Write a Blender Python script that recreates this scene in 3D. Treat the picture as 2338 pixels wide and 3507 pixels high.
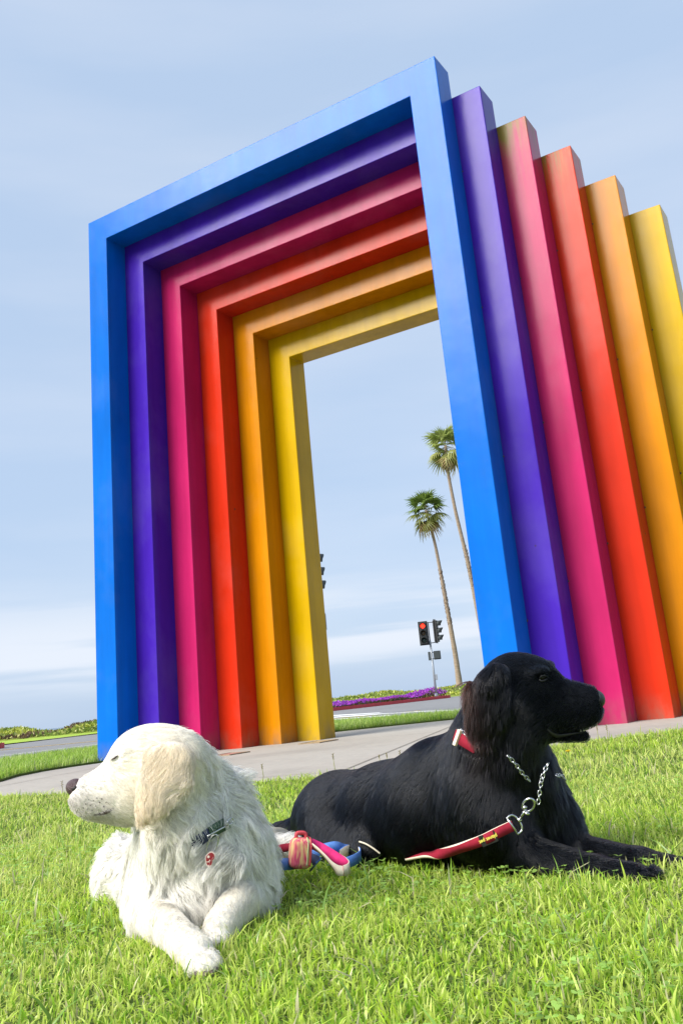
import bpy, bmesh, math, random
import numpy as np
from mathutils import Vector, Matrix, kdtree

for o in list(bpy.data.objects):
    bpy.data.objects.remove(o)
SC = bpy.context.scene
COL = SC.collection
RNG = np.random.default_rng(7)
random.seed(7)
PI = math.pi

# ------------------------------------------------------------------ camera
FPX, YAW, PITCH, ROLL = 3074.78, -0.5325, 0.2695, -0.0965
CAM = np.array([7.6165, -7.0793, 0.3969])
PPX, PPY, IW, IH = 27.38, -210.9, 2338.0, 3507.0
_f = np.array([math.sin(YAW)*math.cos(PITCH), math.cos(YAW)*math.cos(PITCH), math.sin(PITCH)])
_r0 = np.array([math.cos(YAW), -math.sin(YAW), 0.0])
_u0 = np.cross(_r0, _f)
_r = math.cos(ROLL)*_r0 + math.sin(ROLL)*_u0
_u = -math.sin(ROLL)*_r0 + math.cos(ROLL)*_u0
cd = bpy.data.cameras.new('camera')
cd.sensor_fit = 'VERTICAL'
cd.sensor_height = 36.0
cd.lens = FPX/IH*36.0
cd.shift_x = -PPX/IH
cd.shift_y = PPY/IH
cd.clip_start = 0.05
cd.clip_end = 20000.0
cam = bpy.data.objects.new('camera', cd)
COL.objects.link(cam)
cam.matrix_world = Matrix(((_r[0], _u[0], -_f[0], CAM[0]), (_r[1], _u[1], -_f[1], CAM[1]),
                           (_r[2], _u[2], -_f[2], CAM[2]), (0, 0, 0, 1)))
SC.camera = cam

# ------------------------------------------------------------------ light
SUN_EL, SUN_LEFT = math.radians(38.0), math.radians(22.0)
SUN_DIR = np.array([-math.sin(SUN_LEFT)*math.cos(SUN_EL), -math.cos(SUN_LEFT)*math.cos(SUN_EL), math.sin(SUN_EL)])
world = bpy.data.worlds.new('World')
SC.world = world
world.use_nodes = True
wn, wl = world.node_tree.nodes, world.node_tree.links
wn.clear()
w_out = wn.new('ShaderNodeOutputWorld')
w_bg = wn.new('ShaderNodeBackground')
w_bg.inputs['Strength'].default_value = 0.085
w_sky = wn.new('ShaderNodeTexSky')
w_sky.sky_type = 'NISHITA'
w_sky.sun_disc = False
w_sky.sun_elevation = SUN_EL
w_sky.sun_rotation = math.atan2(SUN_DIR[0], SUN_DIR[1])
w_sky.air_density = 1.0
w_sky.dust_density = 1.5
w_sky.ozone_density = 1.0
# a thin even cloud deck over the whole sky, with soft streaks that flatten towards the horizon
w_tc = wn.new('ShaderNodeTexCoord')
w_map = wn.new('ShaderNodeMapping')
w_map.inputs['Scale'].default_value = (1.0, 1.0, 6.0)
w_no = wn.new('ShaderNodeTexNoise')
w_no.inputs['Scale'].default_value = 1.7
w_no.inputs['Detail'].default_value = 5.0
w_no.inputs['Roughness'].default_value = 0.48
w_cr = wn.new('ShaderNodeValToRGB')
w_cr.color_ramp.elements[0].position = 0.40
w_cr.color_ramp.elements[0].color = (2.6, 3.33, 4.45, 1)
w_cr.color_ramp.elements[1].position = 0.72
w_cr.color_ramp.elements[1].color = (3.2, 3.75, 4.65, 1)
w_mix = wn.new('ShaderNodeMixRGB')
w_mix.inputs['Fac'].default_value = 0.88
wl.new(w_tc.outputs['Generated'], w_map.inputs['Vector'])
wl.new(w_map.outputs['Vector'], w_no.inputs['Vector'])
wl.new(w_no.outputs['Fac'], w_cr.inputs['Fac'])
wl.new(w_sky.outputs['Color'], w_mix.inputs['Color1'])
wl.new(w_cr.outputs['Color'], w_mix.inputs['Color2'])
# low bank of white cloud above the sea horizon, all the way round
w_sep = wn.new('ShaderNodeSeparateXYZ'); wl.new(w_tc.outputs['Generated'], w_sep.inputs[0])
def w_rng(v, a, b, c, d):
    n = wn.new('ShaderNodeMapRange'); n.interpolation_type = 'SMOOTHSTEP'
    for k_, x_ in zip(('From Min', 'From Max', 'To Min', 'To Max'), (a, b, c, d)): n.inputs[k_].default_value = x_
    wl.new(v, n.inputs['Value']); return n.outputs['Result']
def w_mul(a, b):
    n = wn.new('ShaderNodeMath'); n.operation = 'MULTIPLY'; wl.new(a, n.inputs[0]); wl.new(b, n.inputs[1]); return n.outputs[0]
w_map2 = wn.new('ShaderNodeMapping'); w_map2.inputs['Scale'].default_value = (1.6, 1.6, 26.0)
wl.new(w_tc.outputs['Generated'], w_map2.inputs['Vector'])
w_no2 = wn.new('ShaderNodeTexNoise'); w_no2.inputs['Scale'].default_value = 1.6; w_no2.inputs['Detail'].default_value = 5.0
wl.new(w_map2.outputs['Vector'], w_no2.inputs['Vector'])
w_band = w_mul(w_rng(w_sep.outputs['Z'], .015, .06, 0, 1), w_rng(w_sep.outputs['Z'], .075, .16, 1, 0))
w_fac = w_mul(w_band, w_rng(w_no2.outputs['Fac'], .36, .62, .05, .9))
w_mx2 = wn.new('ShaderNodeMixRGB'); w_mx2.inputs['Color2'].default_value = (4.2, 4.5, 5.0, 1)
wl.new(w_fac, w_mx2.inputs['Fac']); wl.new(w_mix.outputs['Color'], w_mx2.inputs['Color1'])
wl.new(w_mx2.outputs['Color'], w_bg.inputs['Color'])
wl.new(w_bg.outputs['Background'], w_out.inputs['Surface'])

sd = bpy.data.lights.new('sun', 'SUN')
sd.energy = 2.9
sd.angle = math.radians(36.0)
sd.color = (1.0, 0.95, 0.87)
sun = bpy.data.objects.new('sun', sd)
COL.objects.link(sun)
sun.location = (0, 0, 30)
sun.rotation_euler = Vector(SUN_DIR).to_track_quat('Z', 'Y').to_euler()

vs = SC.view_settings
vs.view_transform = 'Standard'
vs.look = 'None'
vs.exposure = 1.25
vs.gamma = 1.0
vs.use_curve_mapping = False
SC.cycles.max_bounces = 10
SC.cycles.diffuse_bounces = 7
SC.cycles.transmission_bounces = 8
SC.cycles.use_adaptive_sampling = True

# ------------------------------------------------------------------ helpers
S = 1.4911          # sketch units (a 1568 x 2352 tracing of the view) -> photograph pixels

def ray(x, y):
    return _f + _r*((x*S-IW/2-PPX)/FPX) - _u*((y*S-IH/2-PPY)/FPX)

def at(x, y, t):
    return CAM + t*ray(x, y)

def gp(x, y, z=0.0):
    d = ray(x, y)
    return CAM + d*((z-CAM[2])/d[2])

def tag(o, label=None, cat=None, group=None, kind=None):
    if label: o['label'] = label
    if cat: o['category'] = cat
    if group: o['group'] = group
    if kind: o['kind'] = kind
    return o

def empty(name, loc=(0, 0, 0), rz=0.0):
    o = bpy.data.objects.new(name, None)
    COL.objects.link(o)
    o.location = loc
    o.rotation_euler = (0, 0, rz)
    o.empty_display_size = 0.1
    return o

def link(name, me, mats=None, parent=None, smooth=False, kind=None):
    o = bpy.data.objects.new(name, me)
    COL.objects.link(o)
    if mats is not None and len(me.materials) == 0:
        for m in (mats if isinstance(mats, (list, tuple)) else [mats]):
            me.materials.append(m)
    if parent: o.parent = parent
    if smooth:
        me.polygons.foreach_set('use_smooth', np.ones(len(me.polygons), bool))
    if kind: o['kind'] = kind
    return o

def npmesh(name, V, F, smooth=True):
    """V (n,3), F (m,k) all faces with k corners"""
    me = bpy.data.meshes.new(name)
    V = np.ascontiguousarray(V, np.float32); F = np.ascontiguousarray(F, np.int32)
    me.vertices.add(len(V)); me.vertices.foreach_set('co', V.ravel())
    k = F.shape[1]
    me.loops.add(F.size); me.loops.foreach_set('vertex_index', F.ravel())
    me.polygons.add(len(F))
    me.polygons.foreach_set('loop_start', np.arange(0, F.size, k, dtype=np.int32))
    if smooth: me.polygons.foreach_set('use_smooth', np.ones(len(F), bool))
    me.update(calc_edges=True)
    me.validate()
    return me

def vcol(me, C, name='Col'):
    a = me.attributes.new(name, 'FLOAT_COLOR', 'POINT')
    C = np.asarray(C, np.float32)
    if C.shape[1] == 3: C = np.c_[C, np.ones(len(C), np.float32)]
    a.data.foreach_set('color', C.ravel())

def bm_new(): return bmesh.new()

def bm_done(bm, name, recalc=True):
    if recalc: bmesh.ops.recalc_face_normals(bm, faces=bm.faces)
    me = bpy.data.meshes.new(name)
    bm.to_mesh(me); bm.free()
    return me

def add_box(bm, lo, hi, M=None, bevel=0.0):
    lo, hi = Vector(lo), Vector(hi)
    vs_ = [bm.verts.new((x, y, z)) for x in (lo.x, hi.x) for y in (lo.y, hi.y) for z in (lo.z, hi.z)]
    fs = [(0, 1, 3, 2), (4, 6, 7, 5), (0, 4, 5, 1), (2, 3, 7, 6), (0, 2, 6, 4), (1, 5, 7, 3)]
    faces = [bm.faces.new([vs_[i] for i in f]) for f in fs]
    if bevel > 0:
        es = list({e for f in faces for e in f.edges})
        r = bmesh.ops.bevel(bm, geom=es, offset=bevel, segments=2, affect='EDGES', profile=0.6)
        vs_ = list({v for f in r['faces'] for v in f.verts} | {v for v in vs_ if v.is_valid})
    if M is not None:
        for v in vs_: v.co = M @ v.co
    return vs_

def add_tube(bm, pts, rad, n=8, cap=True, flat=None):
    """tube through pts; rad scalar or list; flat=(direction, factor) squashes it"""
    pts = [Vector(p) for p in pts]
    if not hasattr(rad, '__len__'): rad = [rad]*len(pts)
    rings = []
    up = Vector((0.13, 0.31, 0.94))
    for i, p in enumerate(pts):
        d = (pts[min(i+1, len(pts)-1)] - pts[max(i-1, 0)]).normalized()
        a = d.cross(up)
        if a.length < 1e-3: a = d.cross(Vector((1, 0, 0)))
        a.normalize(); b = d.cross(a)
        ring = []
        for k in range(n):
            th = 2*PI*k/n
            ring.append(bm.verts.new(p + (a*math.cos(th) + b*math.sin(th))*rad[i]))
        up = b.cross(d) if False else up
        rings.append(ring)
    for i in range(len(rings)-1):
        for k in range(n):
            bm.faces.new((rings[i][k], rings[i][(k+1) % n], rings[i+1][(k+1) % n], rings[i+1][k]))
    if cap:
        bm.faces.new(list(reversed(rings[0]))); bm.faces.new(rings[-1])
    return rings

def add_ball(bm, c, r, sub=2, M=None):
    ret = bmesh.ops.create_icosphere(bm, subdivisions=sub, radius=1.0)
    r = Vector((r, r, r)) if not hasattr(r, '__len__') else Vector(r)
    for v in ret['verts']:
        v.co = Vector((v.co.x*r.x, v.co.y*r.y, v.co.z*r.z))
        if M is not None: v.co = M @ v.co
        v.co += Vector(c)
    return ret['verts']

def poly_mesh(name, pts, z, tri=True):
    bm = bm_new()
    vs_ = [bm.verts.new((p[0], p[1], z)) for p in pts]
    f = bm.faces.new(vs_)
    if f.normal.z < 0: f.normal_flip()
    bmesh.ops.triangulate(bm, faces=[f])
    return bm_done(bm, name, recalc=False)

def in_poly(P, poly):
    x, y = P[:, 0], P[:, 1]
    ins = np.zeros(len(P), bool)
    n = len(poly)
    for i in range(n):
        x1, y1 = poly[i][:2]; x2, y2 = poly[(i+1) % n][:2]
        c = ((y1 > y) != (y2 > y)) & (x < (x2-x1)*(y-y1)/((y2-y1) + 1e-12) + x1)
        ins ^= c
    return ins

# ------------------------------------------------------------------ materials
def mat(name, col=(0.5, 0.5, 0.5), rough=0.6, metal=0.0, spec=0.5, coat=0.0, coat_rough=0.1, noise=0.0, nscale=8.0,
        bump=0.0, bscale=60.0, attr=None, emit=None, emit_s=0.0, coords='Object', stretch=None, stain=0.0):
    m = bpy.data.materials.new(name)
    m.use_nodes = True
    nt = m.node_tree
    b = nt.nodes['Principled BSDF']
    b.inputs['Base Color'].default_value = (*col, 1)
    b.inputs['Roughness'].default_value = rough
    b.inputs['Metallic'].default_value = metal
    b.inputs['Specular IOR Level'].default_value = spec
    b.inputs['Coat Weight'].default_value = coat
    b.inputs['Coat Roughness'].default_value = coat_rough
    tc = nt.nodes.new('ShaderNodeTexCoord')
    vec = tc.outputs[coords]
    if stretch:
        mp = nt.nodes.new('ShaderNodeMapping')
        mp.inputs['Scale'].default_value = stretch
        nt.links.new(vec, mp.inputs['Vector']); vec = mp.outputs['Vector']
    src = None
    if attr:
        a = nt.nodes.new('ShaderNodeAttribute'); a.attribute_name = attr
        src = a.outputs['Color']
    if noise > 0:
        n = nt.nodes.new('ShaderNodeTexNoise')
        n.inputs['Scale'].default_value = nscale
        n.inputs['Detail'].default_value = 6
        n.inputs['Roughness'].default_value = 0.6
        nt.links.new(vec, n.inputs['Vector'])
        rm = nt.nodes.new('ShaderNodeMapRange')
        rm.inputs['From Min'].default_value = 0.25; rm.inputs['From Max'].default_value = 0.75
        rm.inputs['To Min'].default_value = 1-noise; rm.inputs['To Max'].default_value = 1+noise
        nt.links.new(n.outputs['Fac'], rm.inputs['Value'])
        mx = nt.nodes.new('ShaderNodeVectorMath'); mx.operation = 'SCALE'
        if src: nt.links.new(src, mx.inputs[0])
        else: mx.inputs[0].default_value = col
        nt.links.new(rm.outputs['Result'], mx.inputs['Scale'])
        src = mx.outputs['Vector']
    if src: nt.links.new(src, b.inputs['Base Color'])
    if stain > 0:
        for sc_, lo_, hi_, dk in ((.55, .50, .68, stain), (6.5, .60, .70, stain*.8)):
            n3 = nt.nodes.new('ShaderNodeTexNoise'); n3.inputs['Scale'].default_value = sc_; n3.inputs['Detail'].default_value = 8; n3.inputs['Roughness'].default_value = .65; n3.inputs['Distortion'].default_value = .4
            nt.links.new(vec, n3.inputs['Vector'])
            r3 = nt.nodes.new('ShaderNodeMapRange'); r3.inputs['From Min'].default_value = lo_; r3.inputs['From Max'].default_value = hi_; r3.inputs['To Min'].default_value = 1; r3.inputs['To Max'].default_value = 1-dk
            nt.links.new(n3.outputs['Fac'], r3.inputs['Value'])
            m3 = nt.nodes.new('ShaderNodeVectorMath'); m3.operation = 'SCALE'; nt.links.new(src, m3.inputs[0]); nt.links.new(r3.outputs['Result'], m3.inputs['Scale'])
            src = m3.outputs['Vector']
        nt.links.new(src, b.inputs['Base Color'])
    if bump > 0:
        n2 = nt.nodes.new('ShaderNodeTexNoise')
        n2.inputs['Scale'].default_value = bscale
        n2.inputs['Detail'].default_value = 4
        nt.links.new(vec, n2.inputs['Vector'])
        bp = nt.nodes.new('ShaderNodeBump')
        bp.inputs['Strength'].default_value = bump
        bp.inputs['Distance'].default_value = 0.01
        nt.links.new(n2.outputs['Fac'], bp.inputs['Height'])
        nt.links.new(bp.outputs['Normal'], b.inputs['Normal'])
    if emit:
        b.inputs['Emission Color'].default_value = (*emit, 1)
        b.inputs['Emission Strength'].default_value = emit_s
    return m

def leaf_mat(name, attr='Col', trans=0.4, rough=0.45, spec=0.35):
    m = bpy.data.materials.new(name)
    m.use_nodes = True
    nt = m.node_tree
    b = nt.nodes['Principled BSDF']
    b.inputs['Roughness'].default_value = rough
    b.inputs['Specular IOR Level'].default_value = spec
    a = nt.nodes.new('ShaderNodeAttribute'); a.attribute_name = attr
    nt.links.new(a.outputs['Color'], b.inputs['Base Color'])
    t = nt.nodes.new('ShaderNodeBsdfTranslucent')
    nt.links.new(a.outputs['Color'], t.inputs['Color'])
    mx = nt.nodes.new('ShaderNodeMixShader')
    mx.inputs['Fac'].default_value = trans
    nt.links.new(b.outputs['BSDF'], mx.inputs[1]); nt.links.new(t.outputs['BSDF'], mx.inputs[2])
    nt.links.new(mx.outputs['Shader'], nt.nodes['Material Output'].inputs['Surface'])
    return m
# ================================================================== SETTING
def to_cam_z(p, z):
    """slide a ground point along its sight line to another height"""
    k = (CAM[2]-z)/CAM[2]
    return CAM + (np.array([p[0], p[1], 0.0])-CAM)*k

m_conc = mat('concrete', (0.37, 0.345, 0.305), rough=0.85, spec=0.25, noise=0.10, nscale=14, bump=0.3, bscale=90, stain=.16)
m_joint = mat('joint_fill', (0.24, 0.22, 0.19), rough=0.9, spec=0.1)
m_asph = mat('asphalt', (0.215, 0.215, 0.22), rough=0.88, spec=0.25, noise=0.10, nscale=9, bump=0.2, bscale=60, stain=.2)
m_paintw = mat('road_paint_white', (0.75, 0.75, 0.73), rough=0.7, noise=0.12, nscale=5)
m_painty = mat('road_paint_yellow', (0.56, 0.40, 0.16), rough=0.7, noise=0.2, nscale=3)
m_soil = mat('lawn_soil', (0.07, 0.105, 0.022), rough=0.95, spec=0.1, noise=0.35, nscale=9)
m_verge = mat('verge_grass', (0.30, 0.42, 0.06), rough=0.9, spec=0.1, noise=0.3, nscale=1.6)
m_sand = mat('sand', (0.24, 0.22, 0.15), rough=0.95, spec=0.1, noise=0.2, nscale=0.3)
m_sea = mat('sea_water', (0.06, 0.12, 0.19), rough=0.28, spec=0.5, bump=0.6, bscale=0.35, coords='Object')
m_kerbred = mat('red_kerb_paint', (0.50, 0.035, 0.045), rough=0.65, noise=0.18, nscale=2.5)
m_kerbgrey = mat('kerb_concrete', (0.36, 0.35, 0.33), rough=0.85, noise=0.15, nscale=3)
m_dune = mat('dune_cover', (0.20, 0.25, 0.04), rough=0.95, spec=0.1, noise=0.4, nscale=1.2)
m_leaf = leaf_mat('leaf')

def slab(name, pts, z, m, kind='structure', depth=None):
    me = poly_mesh(name, pts, z)
    o = link(name, me, m, kind=kind)
    return o

slab('ground', [(-62, -4000), (6000, -4000), (6000, 6000), (-62, 6000)], -0.34, m_sand)
slab('sea', [(-15000, -15000), (-58, -15000), (-58, 15000), (-15000, 15000)], -1.9, m_sea)
ROADZ = -0.06
slab('road', [(-27, -60), (60, -60), (60, 140), (-27, 140)], ROADZ-0.004, m_asph)

# the near lawn and the strip of lawn between the plaza and the road
edge = [(9.5, 5.5), (6.9, 1.0), (6.053, -.104), (5.389, -.893), (4.9, -1.75), (4.56, -2.35), (3.979, -2.496), (2.387, -2.706), (1.862, -2.649)]
edge = [tuple(to_cam_z(p, 0.05)[:2]) for p in edge]
LAWN = edge + [(0.6, -4.2), (-3.5, -9.5), (-4.0, -15.0), (22.0, -15.0), (22.0, 5.5)]
STRIP = [(-3.42, -14.0), (-1.6, -6.0), (0.35, -2.75), (.80, -1.836), (.36, -1.3), (.145, -.851), (.06, -.45), (.08, -.05), (.35, 1.5), (.821, 3.388), (1.434, 4.03), (2.013, 4.541),
         (4.2, 6.1), (9.0, 8.6), (22.0, 12.0), (22.0, 17.0), (9.5, 12.8), (4.6, 9.2), (2.6, 7.6), (1.0, 6.75), (-.2, 6.7), (-1.65, 7.0), (-2.7, 6.2), (-3.15, 5.0), (-3.4, 3.0), (-3.42, 1.45)]
PLAZA = [(-1.9, -7.0), (.1, -2.7), (.5, -1.836), (-.1, -1.0), (-.15, -.3), (.1, 1.5), (.6, 3.5), (1.4, 4.3), (2.0, 4.8), (4.0, 6.4), (9.0, 9.0), (21.9, 12.2), (21.9, -14.9), (-3.4, -14.9)]
slab('plaza_pavement', PLAZA, 0.0, m_conc)
# saw-cut joints of the plaza (recess drawn as thin dark filler lying in the slab)
bm = bm_new()
def strip_line(bm, a, b, w, z):
    a, b = np.array(a[:2]), np.array(b[:2])
    n = np.array([-(b-a)[1], (b-a)[0]]); n = n/np.linalg.norm(n)*w/2
    vs_ = [bm.verts.new((*(q), z)) for q in (a-n, b-n, b+n, a+n)]
    f = bm.faces.new(vs_); f.normal_update()
    if f.normal.z < 0: f.normal_flip()
j1, j2 = gp(820, 1757)[:2], gp(1046, 1664)[:2]
jd = (j2-j1)/np.linalg.norm(j2-j1)
for k in (-3.05, 0, 3.05):
    nrm = np.array([-jd[1], jd[0]])
    strip_line(bm, j1-jd*6+nrm*k, j2+jd*8+nrm*k, 0.012, 0.004)
jn = np.array([-jd[1], jd[0]])
for k in (-0.4, 3.6):
    c = j1+jd*k
    strip_line(bm, c-jn*9, c+jn*9, 0.012, 0.0045)
link('pavement_joint', bm_done(bm, 'pavement_joint', False), m_joint, kind='structure')

def bank(name, pts, z, m):
    """lawn soil with a real edge step"""
    bm = bm_new()
    top = [bm.verts.new((p[0], p[1], z)) for p in pts]
    bot = [bm.verts.new((p[0], p[1], -0.3)) for p in pts]
    f = bm.faces.new(top)
    f.normal_update()
    if f.normal.z < 0: f.normal_flip()
    bmesh.ops.triangulate(bm, faces=[f])
    n = len(pts)
    for i in range(n):
        bm.faces.new((top[i], bot[i], bot[(i+1) % n], top[(i+1) % n]))
    return link(name, bm_done(bm, name), m, kind='structure')
LZ = 0.022
bank('lawn', LAWN, LZ, m_soil)
bank('verge_lawn', STRIP, 0.02, m_soil)

# road markings
def road_quad(name, pts, m, z=ROADZ):
    bm = bm_new()
    f = bm.faces.new([bm.verts.new((p[0], p[1], z)) for p in pts])
    f.normal_update()
    if f.normal.z < 0: f.normal_flip()
    return link(name, bm_done(bm, name, False), m, kind='structure')
a, b = gp(0, 1736.5, ROADZ), gp(223, 1709.5, ROADZ)
d = (b-a); d[2] = 0; d /= np.linalg.norm(d); n = np.array([-d[1], d[0], 0])
def lane(name, a, d, L0, L1, w, m):
    n = np.array([-d[1], d[0], 0])
    return road_quad(name, [a+d*L0+n*w/2, a+d*L1+n*w/2, a+d*L1-n*w/2, a+d*L0-n*w/2], m)
lane('road_edge_line', a, d, -22, 7.5, 0.12, m_paintw)
a2, b2 = gp(0, 1723, ROADZ), gp(223, 1702, ROADZ)
d2 = (b2-a2); d2[2] = 0; d2 /= np.linalg.norm(d2)
n2 = np.array([-d2[1], d2[0], 0])
lane('centre_line', a2+n2*0.22, d2, -25, 12, 0.22, m_painty)
lane('centre_line', a2-n2*0.22, d2, -25, 12, 0.22, m_painty)
# crosswalk stripes seen through the opening
def zq(x, y): return gp(757.9+x*.21386, 1562.6+y*.21386, ROADZ)
for q in (((20, 374), (520, 346), (560, 350), (20, 384)), ((20, 393), (560, 356), (900, 333), (1500, 314), (1500, 319), (900, 339), (600, 364), (20, 402)), ((20, 416), (640, 374), (660, 379), (20, 423))):
    bm = bm_new()
    f = bm.faces.new([bm.verts.new((*zq(*p)[:2], ROADZ)) for p in q])
    f.normal_update()
    if f.normal.z < 0: f.normal_flip()
    bmesh.ops.triangulate(bm, faces=[f])
    link('crossing_stripe', bm_done(bm, 'crossing_stripe', False), m_paintw, kind='structure')

# ---- median with red kerb: two islands
def island(y0, y1, x0, x1, nose_lo, nose_hi, name='median_island'):
    w = (x1-x0)/2; xc = (x0+x1)/2
    pts = []
    if nose_hi:
        for k in range(13):
            th = PI*k/12
            pts.append((xc+w*math.cos(th), y1-w+w*math.sin(th)))
    else: pts += [(x1, y1), (x0, y1)]
    if nose_lo:
        for k in range(13):
            th = PI+PI*k/12
            pts.append((xc+w*math.cos(th), y0+w+w*math.sin(th)))
    else: pts += [(x0, y0), (x1, y0)]
    n = len(pts)
    P = np.array(pts); c = P.mean(0)
    inn = []
    for i in range(n):
        t_ = P[(i+1) % n]-P[i-1]; nn = np.array([-t_[1], t_[0]]); nn /= np.linalg.norm(nn)
        inn.append(P[i]+nn*0.16)
    bm = bm_new()
    KZ = 0.10
    o0 = [bm.verts.new((*p, ROADZ-0.05)) for p in P]
    o1 = [bm.verts.new((*p, KZ)) for p in P]
    i1 = [bm.verts.new((*p, KZ)) for p in inn]
    i0 = [bm.verts.new((*p, KZ-0.06)) for p in inn]
    for i in range(n):
        j = (i+1) % n
        bm.faces.new((o0[i], o0[j], o1[j], o1[i])); bm.faces.new((o1[i], o1[j], i1[j], i1[i])); bm.faces.new((i1[i], i1[j], i0[j], i0[i]))
    link('median_kerb', bm_done(bm, 'median_kerb'), m_kerbred, kind='structure')
    bm = bm_new()
    f = bm.faces.new([bm.verts.new((*p, KZ-0.02)) for p in inn]); f.normal_update()
    if f.normal.z < 0: f.normal_flip()
    bmesh.ops.triangulate(bm, faces=[f])
    link('median_soil', bm_done(bm, 'median_soil', False), m_soil, kind='structure')
    return inn
k1, k2 = gp(767, 1632.8, ROADZ), gp(1044.4, 1601.5, ROADZ)
k0 = gp(48, 1713.8, ROADZ)
MX1 = float((k1[0]+k2[0])/2)
isl_far = island(k1[1]-6, k2[1]+1.0, MX1-3.4, MX1, True, True)
isl_near = island(-45, float(k0[1]), float(k0[0])-3.4+0.35, float(k0[0])+0.35, False, True)

def scatter_leaves(name, P, size, cols, upright=0.3, label=None, seed=1, parent=None, m=None, aspect=0.5, kind='stuff'):
    """P (n,3) leaf positions; every leaf a bent two-triangle blade of its own"""
    r = np.random.default_rng(seed)
    n = len(P)
    az = r.uniform(0, 2*PI, n); el = r.uniform(-0.3, 1.2, n)*(1-upright)+upright*1.3
    d = np.c_[np.cos(az)*np.cos(el), np.sin(az)*np.cos(el), np.sin(el)]
    s = np.cross(d, r.normal(size=(n, 3))); s /= np.linalg.norm(s, axis=1)[:, None]+1e-9
    L = size*r.uniform(0.6, 1.5, n)[:, None]; W = L*aspect
    V = np.stack([P, P+d*L*0.5+s*W*0.5, P+d*L, P+d*L*0.5-s*W*0.5], 1).reshape(-1, 3)
    F = np.arange(n*4).reshape(-1, 4)
    me = npmesh(name, V, F, smooth=False)
    vcol(me, np.repeat(cols, 4, 0))
    return link(name, me, m or m_leaf, kind=kind, parent=parent)

# purple ice plant on the far island
def purple(n, x0, x1, y0, y1, hum, seed):
    r = np.random.default_rng(seed)
    P = np.c_[r.uniform(x0, x1, n), r.uniform(y0, y1, n), np.zeros(n)]
    h = hum(P[:, 0], P[:, 1])
    fl = r.random(n)
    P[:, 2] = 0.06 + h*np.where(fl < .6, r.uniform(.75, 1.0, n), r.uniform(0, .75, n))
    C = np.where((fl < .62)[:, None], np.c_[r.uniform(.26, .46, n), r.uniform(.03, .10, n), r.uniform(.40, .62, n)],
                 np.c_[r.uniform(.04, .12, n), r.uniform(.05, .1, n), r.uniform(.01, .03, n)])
    return P, C
sx, sy = at(1001, 1592, 53.0)[:2]
def hum_far(x, y):
    base = 0.17+0.04*np.sin(y*1.7)+0.05*np.sin(x*3+y*.6)
    return base + 0.40*np.exp(-(((y-sy)/1.5)**2 + ((x-sx)/1.1)**2))
P, C = purple(15000, MX1-3.1, MX1-0.22, k1[1]-5, k2[1]+0.2, hum_far, 3)
keep = in_poly(P, isl_far)
scatter_leaves('purple_flower_carpet', P[keep], 0.11, C[keep], seed=4)
r_ = np.random.default_rng(5)
P = np.c_[r_.uniform(k0[0]-2.8, k0[0]+.2, 5000), r_.uniform(-6, k0[1]-0.8, 5000), np.zeros(5000)]
P[:, 2] = 0.06+r_.uniform(0, .42, 5000)*np.clip((k0[1]-0.8-P[:, 1])/2.5, .15, 1)
C = np.c_[r_.uniform(.10, .24, 5000), r_.uniform(.13, .25, 5000), r_.uniform(.02, .05, 5000)]
scatter_leaves('median_ground_cover', P, 0.12, C, seed=6)

# ---- dunes beyond the road
sky_px = [(-260, 1722, 50.0), (-120, 1700, 51.1), (-50, 1686, 51.6), (0, 1678.5, 52.0), (28, 1675, 52.3), (57, 1673.5, 52.5), (86, 1681, 52.8), (125, 1683.5, 53.1), (146, 1678, 53.3), (174, 1666, 53.6), (218, 1657.5, 54.0), (300, 1648, 56.0), (420, 1634, 59.0), (560, 1622, 62.5), (700, 1610, 66.0), (766, 1606, 67.0), (795, 1601, 67.2), (822, 1599, 67.5), (870, 1590, 67.9), (899, 1587, 68.1), (929, 1590, 68.4), (960, 1588.5, 68.7), (995, 1584.5, 69.0), (1030, 1578, 69.4), (1064, 1573, 69.9), (1100, 1570, 70.4), (1180, 1566, 71.5), (1300, 1556, 73.2), (1500, 1535, 76.0)]
SK = np.array(sky_px, float)
xs = np.linspace(SK[0, 0], SK[-1, 0], 420)
cr = np.array([at(x, np.interp(x, SK[:, 0], SK[:, 1])+3.2, np.interp(x, SK[:, 0], SK[:, 2])) for x in xs])
hd = cr[:, :2]-CAM[:2]; hd /= np.linalg.norm(hd, axis=1)[:, None]
rows = []
prof = [(-9.5, None), (-7.5, .04), (-6.0, .2), (-4.4, .5), (-2.8, .74), (-1.4, .92), (0, 1.0), (2.0, .92), (4.5, .6), (8, .2), (12, None)]
for off, k in prof:
    z = np.full(len(xs), -0.08) if k is None else 0.02 + (cr[:, 2]-0.02)*k
    rows.append(np.c_[cr[:, :2]+hd*off, z])
DV = np.stack(rows, 0)                       # rows x cols x 3
rn = np.random.default_rng(11)
nx = len(xs)
ph = rn.uniform(0, 6.28, (6,))
for ri in range(1, len(prof)-1):
    u_ = np.arange(nx)
    amp = 0.10 if ri != 6 else 0.045
    DV[ri, :, 2] += amp*0.5*(np.sin(u_*.37+ph[0]+ri*1.3)*.5+np.sin(u_*.83+ph[1]+ri*2.1)*.35+np.sin(u_*1.9+ph[2]+ri*.7)*.3)
    DV[ri, :, 2] = np.maximum(DV[ri, :, 2], -0.03)
NR = len(prof)
idx = np.arange(NR*nx).reshape(NR, nx)
F = np.stack([idx[:-1, :-1], idx[:-1, 1:], idx[1:, 1:], idx[1:, :-1]], -1).reshape(-1, 4)
me = npmesh('dune', DV.reshape(-1, 3), F)
link('dune_hill', me, m_dune, kind='structure')
n = 30000
ci = rn.integers(0, nx-1, n); ri = rn.integers(1, 8, n); fu = rn.random(n)[:, None]; fv = rn.random(n)[:, None]
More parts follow.
